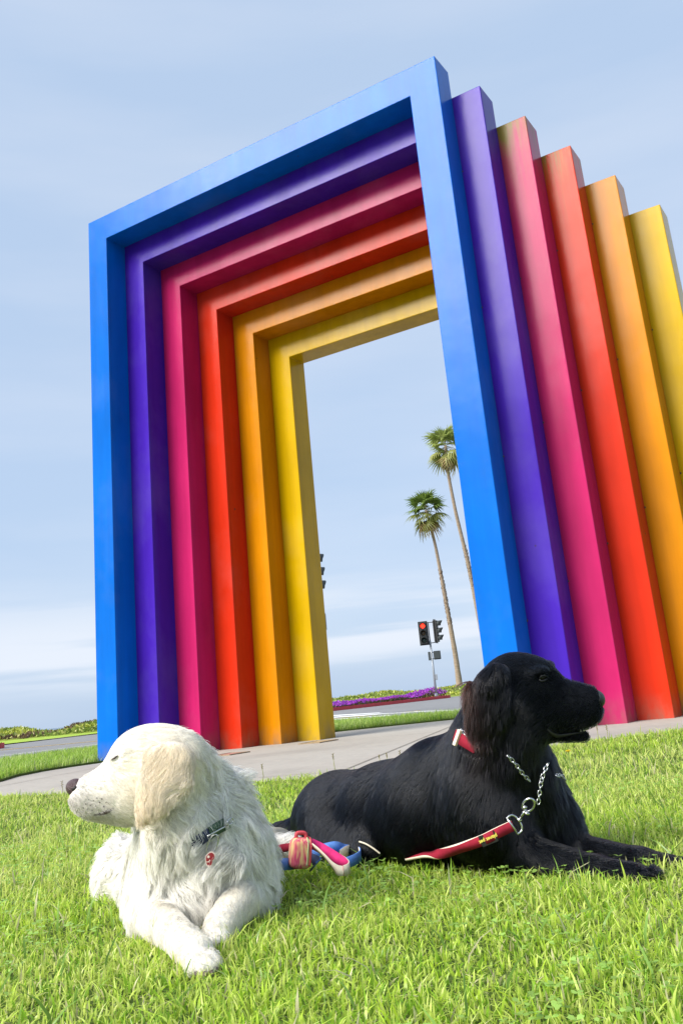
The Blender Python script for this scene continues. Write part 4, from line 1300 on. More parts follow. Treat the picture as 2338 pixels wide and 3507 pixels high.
def smooth_path(pts, n=40):
    P = np.array(pts, float)
    t = np.linspace(0, len(P)-1, n)
    out = []
    for u in t:
        i = min(int(u), len(P)-2); f = u-i
        p0, p1, p2, p3 = P[max(i-1, 0)], P[i], P[i+1], P[min(i+2, len(P)-1)]
        out.append(.5*((2*p1)+(-p0+p2)*f+(2*p0-5*p1+4*p2-p3)*f*f+(-p0+3*p1-3*p2+p3)*f**3))
    return np.array(out)
def ribbon(name, pts, wid, width, mf, mb, parent=None, th=.0026, n=48, face=None):
    """flat strap: pts its centre line, wid its width direction at each point; face side mf, backing mb"""
    P = smooth_path(pts, n); Wd = smooth_path(wid, n); Wd /= np.linalg.norm(Wd, axis=1)[:, None]
    T = np.gradient(P, axis=0); T /= np.linalg.norm(T, axis=1)[:, None]
    Wd = Wd-T*(Wd*T).sum(1, keepdims=True); Wd /= np.linalg.norm(Wd, axis=1)[:, None]
    N = np.cross(T, Wd)
    a, b, c, d = P+Wd*width/2+N*th/2, P-Wd*width/2+N*th/2, P-Wd*width/2-N*th/2, P+Wd*width/2-N*th/2
    V = np.concatenate([a, b, c, d]); F = []; MI = []
    for i in range(n-1):
        for q, (u, v) in enumerate(((0, 1), (1, 2), (2, 3), (3, 0))):
            F.append((u*n+i, v*n+i, v*n+i+1, u*n+i+1)); MI.append(0 if q == 0 else 1)
    F += [(0, n, 2*n, 3*n), (n-1, 2*n-1, 3*n-1, 4*n-1)]; MI += [0, 0]
    me = npmesh(name, V, np.array(F), smooth=False)
    me.materials.append(mf); me.materials.append(mb)
    me.polygons.foreach_set('material_index', np.array(MI, np.int32))
    return link(name, me, None, parent)
def ring_mesh(bm, c, ax_u, ax_v, ru, rv, rad, n=20, m=6):
    c = np.array(c); ax_u = ax_u/np.linalg.norm(ax_u); ax_v = ax_v/np.linalg.norm(ax_v); w = np.cross(ax_u, ax_v)
    rings = []
    for i in range(n):
        th = 2*PI*i/n
        p = c+ax_u*ru*math.cos(th)+ax_v*rv*math.sin(th)
        o = ax_u*math.cos(th)*rv+ax_v*math.sin(th)*ru; o /= np.linalg.norm(o)
        rings.append([bm.verts.new(p+o*rad*math.cos(2*PI*k/m)+w*rad*math.sin(2*PI*k/m)) for k in range(m)])
    for i in range(n):
        for k in range(m):
            bm.faces.new((rings[i][k], rings[(i+1) % n][k], rings[(i+1) % n][(k+1) % m], rings[i][(k+1) % m]))
def chain(parent, pts, link_l=.013, rad=.0016, name='chain_link'):
    P = smooth_path(pts, 200)
    L = np.r_[0, np.cumsum(np.linalg.norm(np.diff(P, axis=0), axis=1))]
    k = 0; s_ = 0
    while s_ < L[-1]:
        p = np.array([np.interp(s_, L, P[:, i]) for i in range(3)]); q = np.array([np.interp(min(s_+.004, L[-1]), L, P[:, i]) for i in range(3)])
        t = q-p
        if np.linalg.norm(t) < 1e-6: t = P[-1]-P[-5]
        t /= np.linalg.norm(t)
        v = np.cross(t, FW if k % 2 else ZW+RW*.4); v /= np.linalg.norm(v)
        if k % 2 == 0: v = v*.8+np.cross(t, v)*.6
        bm = bm_new(); ring_mesh(bm, p, t, v, link_l*.62, link_l*.36, rad, 14, 6)
        link(name, bm_done(bm, name), m_steel, parent, smooth=True)
        s_ += link_l*.86; k += 1

def on_neck(B, pxs, push):
    return [B.hit(x, y, push)[0] for x, y in pxs]

# ---- black dog: red collar, steel chain collar, red leash
col_k = empty('dog_collar')
tag(col_k, 'dark red velvet collar on the neck of the black dog', 'dog collar', 'collars worn by the dogs')
pxs = [(1050, 1690), (1061, 1697), (1072, 1704), (1084, 1711), (1096, 1718)]
pts = on_neck(K, pxs, .007)
# carry the strap on round the neck inside the coat
nk = at(1150, 1735, 1.97)
axn = at(1160, 1660, 1.94)-at(1125, 1790, 1.985); axn /= np.linalg.norm(axn)
a0 = pts[0]; a1 = pts[-1]
def rnd(p, th):
    return Vector(p-nk) @ Matrix.Rotation(th, 3, Vector(axn))
pw_all = [np.cross(K.hit(*pxs[i])[1], pts[min(i+1, 4)]-pts[max(i-1, 0)]) for i in range(5)]
ribbon('strap', pts, pw_all, .024, m_redstrap, m_cream, col_k, th=.0035, n=24)
kp2, kn2 = K.hit(1059, 1697, .012)
tdir = pts[2]-pts[0]; tdir /= np.linalg.norm(tdir); wdir = np.cross(tdir, kn2); wdir /= np.linalg.norm(wdir)
bm = bm_new()
Mk = Matrix(((tdir[0], wdir[0], kn2[0], kp2[0]), (tdir[1], wdir[1], kn2[1], kp2[1]), (tdir[2], wdir[2], kn2[2], kp2[2]), (0, 0, 0, 1)))
add_box(bm, (-.0045, -.017, -.004), (.0045, .017, .003), Mk, bevel=.0012)
link('keeper', bm_done(bm, 'keeper'), m_cream, col_k)
chain(col_k, [K.hit(x, y, .008)[0] for x, y in ((1064, 1680), (1074, 1687), (1084, 1694), (1096, 1702))], .0085, .0012)

chk = empty('chain_collar')
tag(chk, 'steel chain collar hanging down the chest of the black dog', 'chain collar')
chain(chk, [K.hit(x, y, .022)[0] for x, y in ((1163, 1733), (1176, 1750), (1188, 1768), (1199, 1783))], .0098, .0012)
chain(chk, [K.hit(x, y, .022)[0] for x, y in ((1236, 1752), (1230, 1770), (1226, 1790), (1224, 1812), (1221, 1838))], .0098, .0012)
chain(chk, [K.hit(x, y, .020)[0] for x, y in ((1260, 1781), (1270, 1784), (1277, 1793))], .0098, .0012)

lsh = empty('dog_leash')
tag(lsh, 'dark red leash with black woven label running from black dog chain into the grass', 'leash', 'leashes lying by the dogs')
def lp(x, y): return (938.9+x*.23524, 1710.2+y*.23524)
top_px = [lp(-10, 1095), lp(130, 1072), lp(290, 1040), lp(480, 975), lp(690, 882), lp(830, 808), lp(975, 735)]
bot_px = [lp(0, 1108), lp(150, 1085), lp(330, 1090), lp(555, 1032), lp(735, 986), lp(880, 920), lp(1050, 845)]
def dep(x, y): return float((K.hit(x, y)[0]-CAM) @ _f)
lt = [min(dep(*a_), dep(*b_))-o_ for a_, b_, o_ in zip(top_px, bot_px, (-.02, .010, .018, .024, .028, .030, .032))]
TT = [at(x, y, t) for (x, y), t in zip(top_px, lt)]; BB = []
for (x, y), t, A_ in zip(bot_px, lt, TT):
    w_ = np.linalg.norm(at(x, y, t)-A_)
    BB.append(at(x, y, t-math.sqrt(max(0.0195**2-w_*w_, 2e-5))))        # the strap turns edge-on as it sinks into the grass
lk = lt[-1]-1.83                                    # how far the strap end sits from the first guess
def ls(t): return t+lk
mid = [(a+b)/2 for a, b in zip(TT, BB)]
wd_ = [a-b for a, b in zip(TT, BB)]
strap = ribbon('strap', mid, wd_, 0.0195, m_redstrap, m_cream, lsh, th=.0055, n=80)
# front side must be the red one
Nf = np.cross(mid[-1]-mid[-2], wd_[-1])
if Nf @ FW > 0:
    strap.data.materials.clear(); strap.data.materials.append(m_cream); strap.data.materials.append(m_redstrap)
    flip = np.zeros(len(strap.data.polygons), np.int32); strap.data.polygons.foreach_get('material_index', flip)
    # side order 0:+N 1:-W 2:-N 3:+W
    k_ = np.arange(len(flip)) % 4
    mi = np.where(k_ == 2, 1, 0); mi[-2:] = 1
    strap.data.polygons.foreach_set('material_index', mi.astype(np.int32))
q_ = [K.hit(x, y, .010)[0] for x, y in ((829, 1935), (843, 1939), (860, 1947), (877, 1954))]
ribbon('strap', q_, [FW+U_*.4 for U_ in [np.array([0, 0, 1.0])]*4], .003, m_cream, m_cream, lsh, th=.003, n=20)
# woven label with its lettering, upside down as the strap hangs
def onstrap(x, y):                                  # point of the strap's outer face along a sight line
    d = ray(*lp(x, y)); j = 3
    n_s = np.cross(mid[5]-mid[4], wd_[4]); n_s /= np.linalg.norm(n_s)
    return CAM+d*((mid[4]+(mid[5]-mid[4])*.5-CAM) @ n_s/(d @ n_s))
lc = onstrap(775, 913)
lx = onstrap(838, 888)-onstrap(712, 940); lx /= np.linalg.norm(lx)
ly = onstrap(752, 878)-onstrap(798, 948); ly = ly-lx*(ly @ lx); ly /= np.linalg.norm(ly)
ln_ = np.cross(lx, ly)
if ln_ @ FW > 0: ln_ = -ln_
off = ln_*.0034
ML = Matrix(((lx[0], ly[0], ln_[0], lc[0]+off[0]), (lx[1], ly[1], ln_[1], lc[1]+off[1]), (lx[2], ly[2], ln_[2], lc[2]+off[2]), (0, 0, 0, 1)))
bm = bm_new(); add_box(bm, (-.0175, -.0108, -.001), (.0175, .0108, .0006), ML)
lab = link('label', bm_done(bm, 'label'), m_label, lsh)
tx = bpy.data.curves.new('lettering', 'FONT'); tx.body = 'planet pet'; tx.size = .0098; tx.align_x = 'CENTER'; tx.align_y = 'CENTER'; tx.extrude = .0002; tx.offset = .00022
to = bpy.data.objects.new('lettering_curve', tx); COL.objects.link(to)
dg = bpy.context.evaluated_depsgraph_get()
tm = bpy.data.meshes.new_from_object(to.evaluated_get(dg)); tm.name = 'lettering'
bpy.data.objects.remove(to)
tm.materials.clear()
zz = -lx; yy = -ly
MT = Matrix(((-lx[0], -ly[0], ln_[0], lc[0]+ln_[0]*.0047), (-lx[1], -ly[1], ln_[1], lc[1]+ln_[1]*.0047), (-lx[2], -ly[2], ln_[2], lc[2]+ln_[2]*.0047), (0, 0, 0, 1)))
tm.transform(MT)
link('lettering', tm, m_ltext, lab)
# hardware
e_t, e_b = at(*lp(975, 722), ls(1.828)), at(*lp(1062, 850), ls(1.822))
ends = (e_t+e_b)/2; dv = e_b-e_t; dv /= np.linalg.norm(dv); sx_ = mid[-1]-mid[-2]; sx_ = sx_-dv*(sx_ @ dv); sx_ /= np.linalg.norm(sx_)
bm = bm_new()
hw = .0175
cor = [ends-dv*hw-sx_*.004, ends-dv*hw+sx_*.007, ends-dv*hw*.5+sx_*.013, ends+dv*hw*.5+sx_*.013, ends+dv*hw+sx_*.007, ends+dv*hw-sx_*.004]
add_tube(bm, smooth_path(cor, 24), .0022, 8)
add_tube(bm, [ends-dv*hw-sx_*.003, ends+dv*hw-sx_*.003], .002, 8)
link('swivel_ring', bm_done(bm, 'swivel_ring'), m_steel, lsh, smooth=True)
bm = bm_new()
sw0 = ends+sx_*.013; rc = at(*lp(1165, 590), ls(1.815)); rd_ = rc-sw0; rdl = np.linalg.norm(rd_); rd_ /= rdl; rn_ = np.cross(rd_, FW)
add_tube(bm, [sw0, sw0+rd_*.006], .0045, 10); add_tube(bm, [sw0+rd_*.006, rc-rd_*.012], .0028, 8)
ring_mesh(bm, rc, rd_, rn_, .0155, .0105, .0025, 24, 8)
th_ = at(*lp(1150, 672), ls(1.812)); add_tube(bm, [th_-rn_*.006, th_+rn_*.004], [.003, .0036], 8)
th2 = at(*lp(1112, 640), ls(1.813)); add_tube(bm, [th2, th2+rd_*.010], [.0022, .004], 8)
link('snap_hook', bm_done(bm, 'snap_hook'), m_steel, lsh, smooth=True, kind='stuff')

# ---- pale dog: patterned collar with ring and steak shaped tag
wcol = empty('dog_collar')
tag(wcol, 'dark green and navy patterned collar with red tag on the pale dog', 'dog collar', 'collars worn by the dogs')
def zp(x, y): return (134.1+x*.3422, 1609.6+y*.3422)
cpx = [zp(800, 985), zp(850, 960), zp(925, 925), zp(985, 880), zp(1040, 850), zp(1110, 825), zp(1170, 800)]
cp = [W.hit(*q, p_)[0] for q, p_ in zip(cpx, (.003, .007, .010, .014, .014, .011, .003))]
cn = [W.hit(*q)[1] for q in cpx]
cw = [np.cross(cn[i], cp[min(i+1, 6)]-cp[max(i-1, 0)]) for i in range(7)]
ribbon('strap', cp[:4], cw[:4], .021, m_navy, m_navy, wcol, th=.003, n=20)
ribbon('strap', cp[3:], cw[3:], .021, m_green, m_green, wcol, th=.003, n=20)
bm = bm_new()
b0, b1 = W.hit(*zp(950, 884), .028)[0], W.hit(*zp(1108, 832), .026)[0]
add_tube(bm, [b0, (b0+b1)/2, b1], .0012, 8)
dd = (b1-b0)/np.linalg.norm(b1-b0)
ring_mesh(bm, W.hit(*zp(1085, 822), .027)[0], dd, ZW, .007, .005, .0012, 18, 6)
link('d_ring', bm_done(bm, 'd_ring'), m_steel, wcol, smooth=True)
bm = bm_new()
rc_ = (W.hit(*zp(995, 885), .026)[0]+W.hit(*zp(990, 1010), .022)[0])/2
rv_ = W.hit(*zp(995, 885), .026)[0]-W.hit(*zp(990, 1010), .022)[0]
ring_mesh(bm, rc_, rv_, RW, .0185, .0092, .0010, 24, 6)
link('split_ring', bm_done(bm, 'split_ring'), m_steel, wcol, smooth=True)
steak = [(1005, 1022), (1018, 1012), (1036, 1012), (1049, 1024), (1053, 1042), (1048, 1060), (1036, 1074), (1034, 1092), (1028, 1108), (1013, 1115), (998, 1110), (991, 1096), (987, 1078), (985, 1058), (988, 1040)]
tp0, tn0 = W.hit(*zp(1018, 1062), .032)
td = float((tp0-CAM) @ _f)
SP = np.array([at(*zp(x, y), td) for x, y in steak]); SPc = SP.mean(0)
tn_ = -ray(*zp(1018, 1062)); tn_ /= np.linalg.norm(tn_)
def plate(name, P, c, sc, o0, o1, m, parent):
    Q = c+(P-c)*sc
    bm = bm_new()
    f0 = [bm.verts.new(q+tn_*o0) for q in Q]; f1 = [bm.verts.new(q+tn_*o1) for q in Q]
    bm.faces.new(f0); bm.faces.new(list(reversed(f1)))
    for i in range(len(Q)): bm.faces.new((f0[i], f0[(i+1) % len(Q)], f1[(i+1) % len(Q)], f1[i]))
    return link(name, bm_done(bm, name), m, parent)
tg = plate('tag', SP, SPc, 1.0, -.0012, .0004, m_tagwhite, wcol)
plate('tag_face', SP, SPc, .84, .0002, .0010, m_tagred, tg)
bc = at(*zp(1007, 1047), td); bo = [at(*zp(1007+9*math.cos(k*PI/6), 1047+9*math.sin(k*PI/6)), td) for k in range(12)]
plate('bone_mark', np.array(bo), bc, 1.0, .0005, .0016, m_tagwhite, tg)
bo2 = np.array([at(*zp(x, y), td) for x, y in ((990, 1079), (1008, 1079), (1016, 1066), (1021, 1069), (1012, 1084), (991, 1084))])
plate('bone_mark', bo2, bo2.mean(0), 1.0, .0005, .0015, m_tagwhite, tg)

# ---- pile beside the pale dog: blue leash, pink handle loop, tie-dye pouch
def yp(x, y, t): return at(570.1+x*.21386, 1844.3+y*.21386, t)
ble = empty('dog_leash')
tag(ble, 'blue cloth leash with cream backing coiled on the grass between the two dogs', 'leash', 'leashes lying by the dogs')
U = ZW
ribbon('strap', [yp(205, 770, 1.93), yp(255, 690, 1.92), yp(330, 660, 1.93), yp(440, 655, 1.96), yp(560, 640, 2.02)], [U]*5, .024, m_blue, m_cream, ble, n=40)
ribbon('strap', [yp(560, 520, 2.06), yp(700, 520, 2.05), yp(830, 490, 2.05), yp(940, 470, 2.06), yp(1040, 500, 2.08), yp(1120, 500, 2.10)], [U+FW*.3]*6, .023, m_blue, m_cream, ble, n=40)
ribbon('strap', [yp(985, 560, 2.03), yp(1040, 520, 2.06), yp(1110, 500, 2.09), yp(1180, 515, 2.07), yp(1205, 560, 2.02), yp(1160, 600, 1.97), yp(1060, 640, 1.95), yp(960, 655, 1.95)], [U]*8, .022, m_cream, m_blue, ble, n=60)
ribbon('strap', [yp(650, 560, 2.03), yp(700, 600, 2.01), yp(740, 640, 2.0), yp(690, 690, 1.97)], [U, U, U+RW, U+RW], .024, m_navy, m_blue, ble, n=24)  # navy strip puts the dark blue shadow behind the pouch into colour
pnk = empty('dog_leash')
tag(pnk, 'bright pink leash handle loop lying on the grass beside the tie dye pouch', 'leash', 'leashes lying by the dogs')
hp = [yp(665, 430, 1.985), yp(760, 475, 1.975), yp(870, 540, 1.955), yp(970, 603, 1.935), yp(1050, 650, 1.915), yp(1085, 685, 1.895), yp(1066, 715, 1.88), yp(1020, 728, 1.875)]
ribbon('strap', hp, [U*.8+FW*.5]*4+[U+FW*.2, U, U-FW*.1, U*.8-FW*.2], .0215, m_pinkstrap, m_cream, pnk, th=.0022, n=70)
ribbon('strap', [yp(1022, 730, 1.876), yp(965, 722, 1.878), yp(905, 672, 1.89), yp(830, 585, 1.915), yp(760, 515, 1.94), yp(695, 462, 1.966)], [U*.9+FW*.2, U*.9, U*.7-FW*.5, U*.55-FW*.8, U*.5-FW*.9, U*.5-FW*.9], .0195, m_pinkstrap, m_cream, pnk, th=.0022, n=60)
ribbon('strap', [yp(300, 500, 2.12), yp(400, 480, 2.09), yp(470, 470, 2.06)], [U]*3, .018, m_redstrap, m_cream, pnk, n=16)
ribbon('strap', [yp(235, 300, 2.25), yp(290, 310, 2.26), yp(350, 315, 2.28), yp(420, 345, 2.3)], [U]*4, .022, m_cream, m_cream, pnk, n=16)

# pouch
m_dye = bpy.data.materials.new('tie_dye_cloth'); m_dye.use_nodes = True
nt = m_dye.node_tree; b = nt.nodes['Principled BSDF']; b.inputs['Roughness'].default_value = .8
tc = nt.nodes.new('ShaderNodeTexCoord'); mp = nt.nodes.new('ShaderNodeMapping'); mp.inputs['Scale'].default_value = (75, 75, 14)
no = nt.nodes.new('ShaderNodeTexNoise'); no.inputs['Scale'].default_value = 1.0; no.inputs['Detail'].default_value = 3; no.inputs['Distortion'].default_value = .6
cr_ = nt.nodes.new('ShaderNodeValToRGB')
els = cr_.color_ramp.elements
els[0].position, els[0].color = .30, (.80, .68, .26, 1); els[1].position, els[1].color = .72, (.40, .52, .22, 1)
for p_, c_ in ((.42, (.82, .36, .22)), (.50, (.66, .05, .15)), (.57, (.76, .17, .22)), (.64, (.82, .68, .30))):
    e_ = els.new(p_); e_.color = (*c_, 1)
nt.links.new(tc.outputs['Object'], mp.inputs['Vector']); nt.links.new(mp.outputs['Vector'], no.inputs['Vector']); nt.links.new(no.outputs['Fac'], cr_.inputs['Fac'])
nt.links.new(cr_.outputs['Color'], b.inputs['Base Color'])
m_zip = mat('zip_red', (.55, .06, .08), rough=.7)
m_zip2 = mat('zip_tape_green', (.42, .50, .26), rough=.8)
bc_ = yp(545, 705, 1.955); tc_ = yp(570, 370, 1.975)
upv = tc_-bc_; hgt = np.linalg.norm(upv); upv /= hgt
rt_ = RW+FW*.35; rt_ = rt_-upv*(rt_ @ upv); rt_ /= np.linalg.norm(rt_); fw_ = np.cross(upv, rt_)
po = empty('bag_pouch', tuple((bc_+tc_)/2))
po.rotation_euler = Matrix((rt_, fw_, upv)).transposed().to_euler()
tag(po, 'small tie dye cloth pouch in pink and yellow standing between the dogs', 'pouch')
def rbox(name, hx, hy, hz, m, bevel, loc=(0, 0, 0)):
    bm = bm_new(); add_box(bm, (loc[0]-hx, loc[1]-hy, loc[2]-hz), (loc[0]+hx, loc[1]+hy, loc[2]+hz))
    es = list(bm.edges)
    bmesh.ops.bevel(bm, geom=es, offset=bevel, segments=5, affect='EDGES', profile=.5)
    return link(name, bm_done(bm, name), m, po, smooth=True)
rbox('body', .0235, .021, hgt/2, m_dye, .013)
for xx, mm in ((.0105, m_zip2), (.0175, m_zip)):
    bm = bm_new()
    pth = [(xx, y_, z_) for y_, z_ in ((-.0216, -hgt/2+.008), (-.0222, 0), (-.0216, hgt/2-.014), (-.014, hgt/2-.002), (0, hgt/2+.0012), (.014, hgt/2-.002))]
    add_tube(bm, smooth_path(pth, 30), .0016, 6)
    link('zip', bm_done(bm, 'zip'), mm, po, smooth=True)
bm = bm_new(); add_tube(bm, smooth_path([(-.012, -.004, hgt/2-.003), (-.012, -.004, hgt/2+.008), (.006, -.004, hgt/2+.009), (.010, -.004, hgt/2-.002)], 20), .0045, 8)
link('hanging_loop', bm_done(bm, 'hanging_loop'), m_zip, po, smooth=True)
# ================================================================== GRASS
def blades(name, P, h, w, lean, azl, cols, m, seed, segs=3, kind='stuff'):
    r = np.random.default_rng(seed)
    n = len(P)
    az = r.uniform(0, 2*PI, n)
    side = np.c_[np.cos(az), np.sin(az), np.zeros(n)]
    ld = np.c_[np.cos(azl), np.sin(azl), np.zeros(n)]
    t = np.linspace(0, 1, segs+1)
    wp = np.array([.75, 1.0, .72, 0.0]) if segs == 3 else np.array([1.0, .8, 0.0])
    V = []
    for k in range(segs+1):
        c = P + ld*(lean*h*t[k]**1.8)[:, None] + np.array([0, 0, 1.0])*(h*(t[k]-.38*np.clip(lean, 0, 1.4)*t[k]**2.2))[:, None]
        if k < segs:
            V += [c+side*(w*wp[k]/2)[:, None], c-side*(w*wp[k]/2)[:, None]]
        else: V += [c]
    V = np.stack(V, 1)
    nv = 2*segs+1
    tri = []
    for k in range(segs-1):
        a = 2*k; tri += [(a, a+1, a+3), (a, a+3, a+2)]
    tri += [(2*segs-2, 2*segs-1, 2*segs)]
    F = (np.arange(n)[:, None, None]*nv + np.array(tri)[None]).reshape(-1, 3)
    me = npmesh(name, V.reshape(-1, 3), F, smooth=False)
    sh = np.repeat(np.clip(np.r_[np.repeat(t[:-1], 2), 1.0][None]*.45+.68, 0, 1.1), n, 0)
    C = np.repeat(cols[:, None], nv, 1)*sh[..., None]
    vcol(me, C.reshape(-1, 3))
    return link(name, me, m, kind=kind)
m_grass = leaf_mat('grass_blade', trans=.54, rough=.36, spec=.55)
def grass_cols(P, r, dry=.05):
    n = len(P)
    big = np.sin(P[:, 0]*2.1+.5)*np.sin(P[:, 1]*1.7+1.1)+.6*np.sin(P[:, 0]*5.3-P[:, 1]*4.1)
    a = np.array([.48, .68, .055]); b_ = np.array([.74, .81, .24]); c = np.array([.26, .47, .04])
    k = np.clip(.56+.28*big+r.normal(size=n)*.28, 0, 1)[:, None]
    C = a*(1-k)+b_*k
    dk = (r.random(n) < .22)[:, None]; C = np.where(dk, c, C)
    st = (r.random(n) < dry)[:, None]; C = np.where(st, np.array([.66, .62, .34]), C)
    return C*r.uniform(.75, 1.25, (n, 1))
NOTDOG = []
def dog_free(P, zz=.045, margin=-.004):
    ok = np.ones(len(P), bool)
    for B in (W, K):
        X = np.c_[P[:, :2], np.full(len(P), zz)]
        L = (X-B.o) @ B.R.T
        ins = np.all((L > B.lo+.01) & (L < B.lo+B.vox*(np.array(B.n)-2)), 1)
        d = np.ones(len(P)); d[ins] = B.sample(L[ins])
        L2 = L.copy(); L2[:, 2] = .02
        d2 = np.ones(len(P)); d2[ins] = B.sample(L2[ins])
        ok &= (np.minimum(d, d2) > margin)
    return ok
LA = np.array(LAWN); 
def lawn_points(n, r0, r1, seed, half=.62):
    r = np.random.default_rng(seed)
    rad = np.sqrt(r.uniform(r0*r0, r1*r1, n)); th = r.uniform(-half, half, n)
    hd_ = math.atan2(_f[1], _f[0])
    P = np.c_[CAM[0]+rad*np.cos(hd_+th), CAM[1]+rad*np.sin(hd_+th), np.full(n, LZ-.004)]
    return P[in_poly(P, LA)]
def lawn(n, r0, r1, seed, hm, wm, dry, half=.62, segs=3, sparse=None):
    r = np.random.default_rng(seed+100)
    P = lawn_points(n, r0, r1, seed, half)
    P = P[dog_free(P)]
    n = len(P)
    tuft = np.clip(np.sin(P[:, 0]*9+2)*np.sin(P[:, 1]*8+1)*.5+np.sin(P[:, 0]*23)*np.sin(P[:, 1]*19)*.3+.5, 0, 1)
    h = hm*r.uniform(.45, 1.25, n)*(.7+.55*tuft)
    tall = r.random(n) < .03; h[tall] *= 1.7
    w = wm*r.uniform(.6, 1.4, n)
    lean = np.abs(r.normal(.5, .5, n)); lean[r.random(n) < .14] += .8
    azl = r.uniform(0, 2*PI, n)
    return P, h, w, lean, azl, grass_cols(P, r, dry)
G = [lawn(72000, .35, 1.9, 1, .026, .0034, .06, .75), lawn(110000, 1.9, 3.6, 2, .029, .0033, .05, .66), lawn(105000, 3.6, 7.6, 3, .038, .0042, .05, .62)]
G = [np.concatenate(a) for a in zip(*G)]
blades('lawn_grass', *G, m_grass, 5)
# long coarse blades and straw here and there
r = np.random.default_rng(77)
P = lawn_points(1500, .5, 4.2, 40, .7); P = P[dog_free(P)]; n = len(P)
C = np.where((r.random(n) < .22)[:, None], np.array([.70, .66, .40]), np.array([.27, .46, .09]))*r.uniform(.75, 1.2, (n, 1))
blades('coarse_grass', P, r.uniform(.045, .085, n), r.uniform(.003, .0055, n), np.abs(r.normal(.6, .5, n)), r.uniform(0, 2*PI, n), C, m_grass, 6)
# clover: three round leaflets on a short stalk
P = lawn_points(6500, .4, 3.4, 50, .72)
cl = np.sin(P[:, 0]*4.3+1)*np.sin(P[:, 1]*3.9+.3)+.5*np.sin(P[:, 0]*11)*np.sin(P[:, 1]*13)
P = P[(cl > .12)]; P = P[dog_free(P)]
n = len(P); V = []; F = []; C = []
hh = r.uniform(.018, .034, n); sz = r.uniform(.005, .009, n); az = r.uniform(0, 2*PI, n)
for k in range(3):
    a = az+k*2*PI/3
    d = np.c_[np.cos(a), np.sin(a), r.uniform(-.1, .35, n)]; s_ = np.c_[-np.sin(a), np.cos(a), r.normal(0, .2, n)]
    c0 = P+np.c_[np.zeros((n, 2)), hh]
    V.append(np.stack([c0, c0+d*sz[:, None]*.6+s_*sz[:, None]*.55, c0+d*sz[:, None]*1.15+s_*sz[:, None]*.35, c0+d*sz[:, None]*1.05, c0+d*sz[:, None]*1.15-s_*sz[:, None]*.35, c0+d*sz[:, None]*.6-s_*sz[:, None]*.55], 1))
V = np.concatenate(V)
F = (np.arange(len(V))[:, None, None]*6+np.array([(0, 1, 2), (0, 2, 3), (0, 3, 4), (0, 4, 5)])[None]).reshape(-1, 3)
me = npmesh('clover', V.reshape(-1, 3), F, smooth=False)
cc = np.tile(np.array([.40, .62, .14]), (len(V), 1))*r.uniform(.7, 1.35, (len(V), 1))
vcol(me, np.repeat(cc, 6, 0))
link('clover', me, m_grass, kind='stuff')
# strip of lawn by the road, longer and unmown
r = np.random.default_rng(9)
SA = np.array(STRIP)
def strip_pts(n, box):
    P = np.c_[r.uniform(box[0], box[1], n), r.uniform(box[2], box[3], n), np.full(n, .016)]
    return P[in_poly(P, SA)]
P = np.concatenate([strip_pts(70000, (-3.5, 1.2, -5.5, 4.2)), strip_pts(60000, (-3.4, 5.0, 3.2, 9.5))]); n = len(P)
C = grass_cols(P, r, .03)*np.array([.72, .80, .8])
ed_d = np.min(np.stack([np.abs((P[:, 0]-a[0])*(b_[1]-a[1])-(P[:, 1]-a[1])*(b_[0]-a[0]))/math.hypot(b_[0]-a[0], b_[1]-a[1])+10*((np.minimum(a[0], b_[0])-.2 > P[:, 0]) | (np.maximum(a[0], b_[0])+.2 < P[:, 0]) | (np.minimum(a[1], b_[1])-.2 > P[:, 1]) | (np.maximum(a[1], b_[1])+.2 < P[:, 1])) for a, b_ in zip(STRIP[2:14], STRIP[3:15])]), 0)
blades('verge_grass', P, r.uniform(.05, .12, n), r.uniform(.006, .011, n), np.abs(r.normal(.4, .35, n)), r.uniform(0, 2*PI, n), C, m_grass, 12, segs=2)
# seed-head stalks standing along the lawn edge
m_stalk = mat('seed_stalk', (.22, .24, .07), rough=.8)
m_head = mat('seed_head', (.20, .17, .07), rough=.9)
def stalk(px, py_top, py_base, t, head, label):
    a, b_ = at(px, py_base, t), at(px, py_top, t)
    b0 = np.array([a[0], a[1], LZ-.01])
    e = empty('seed_stalk', tuple(b0)); tag(e, label, 'weed', 'seed stalks along the lawn edge')
    bm = bm_new(); mid_ = (b0+b_)/2+RW*.006
    add_tube(bm, [q-b0 for q in (b0, mid_, b_)], [.0022, .0019, .0014], 6)
    link('stalk', bm_done(bm, 'stalk'), m_stalk, e, smooth=True)
    bm = bm_new()
    for k in range(9):
        a_ = k*2.4; add_tube(bm, [(b_-b0)+np.array([0, 0, -.006+k*.0026*head]), (b_-b0)+np.array([.006*math.cos(a_)*head, .006*math.sin(a_)*head, -.001+k*.0026*head])], [.0022, .0006], 5)
    link('seed_head', bm_done(bm, 'seed_head'), m_head, e, kind='stuff')
def zs(x, y): return (757.9+x*.21386, 1562.6+y*.21386)
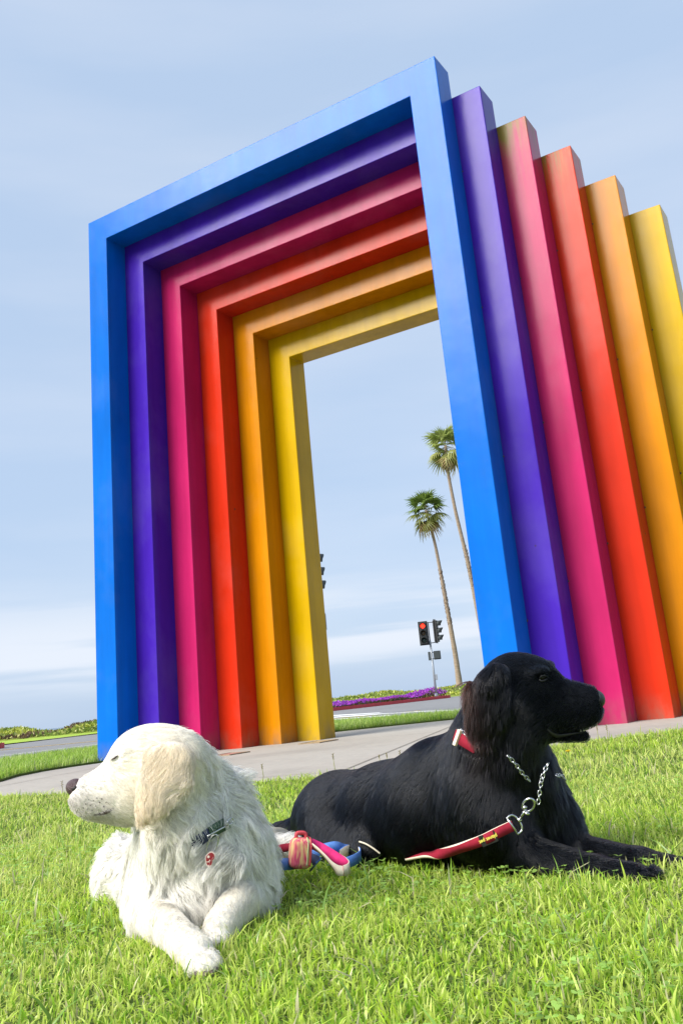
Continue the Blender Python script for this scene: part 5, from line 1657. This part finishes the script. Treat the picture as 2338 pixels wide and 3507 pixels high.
for (x, y0, y1, t, hd_, lb) in ((zs(33, 0)[0], zs(0, 838)[1], zs(0, 960)[1], 4.7, 1.3, 'knobbly seed stalk standing left of the rump of the black dog'),
                                (zs(750, 0)[0], zs(0, 808)[1], zs(0, 900)[1], 4.6, 1.4, 'fuzzy topped seed stalk rightmost of three behind the back of the black dog'),
                                (zs(607, 0)[0], zs(0, 815)[1], zs(0, 900)[1], 4.6, .9, 'middle one of three seed stalks behind the back of the black dog'),
                                (zs(525, 0)[0], zs(0, 820)[1], zs(0, 905)[1], 4.6, .6, 'thin dark stalk leftmost of three behind the back of the black dog'),
                                (1392.5, 1676, 1712, 5.0, 1.5, 'seed stalk with round dark head on the lawn edge right of the black dog muzzle'),
                                (1370, 1675, 1708, 5.0, 1.2, 'pale green seed stalk on the lawn edge just below the muzzle of the black dog'),
                                (602, 1764, 1790, 4.7, 1.1, 'short seed stalk on the lawn edge right of the pale dog neck'),
                                (143, 1806, 1830, 5.3, 1.6, 'leafy seed stalk on the lawn edge above the nose of the pale dog'),
                                (191, 1795, 1820, 5.3, 1.0, 'thin seed stalk against the pavement behind the nose of the pale dog')):
    stalk(x, y0, y1, t, hd_, lb)
# dandelion
m_dand = mat('dandelion_petal', (.80, .62, .02), rough=.6)
m_stem = mat('dandelion_stem', (.18, .28, .06), rough=.7)
def dandelion(px, py, t, label):
    c = at(px, py, t); e = empty('dandelion', (c[0], c[1], LZ)); tag(e, label, 'flower')
    hz_ = max(c[2]-LZ, .03)
    bm = bm_new(); add_tube(bm, [(0, 0, -.01), (.002, 0, hz_)], .0016, 6); link('stem', bm_done(bm, 'stem'), m_stem, e)
    bm = bm_new()
    for k in range(44):
        a_ = k*2.4; L = .009+.008*(k/44); el = .9-.8*k/44
        d = Vector((math.cos(a_)*math.cos(el), math.sin(a_)*math.cos(el), math.sin(el))); s_ = Vector((-math.sin(a_), math.cos(a_), 0))*.0016
        o_ = Vector((.002, 0, hz_))
        bm.faces.new([bm.verts.new(o_+s_*.5), bm.verts.new(o_+d*L+s_), bm.verts.new(o_+d*L-s_), bm.verts.new(o_-s_*.5)])
    link('petals', bm_done(bm, 'petals', False), m_dand, e, kind='stuff')
dandelion(1303, 1727, 3.6, 'small yellow dandelion flower in the grass right of the black dog chest')
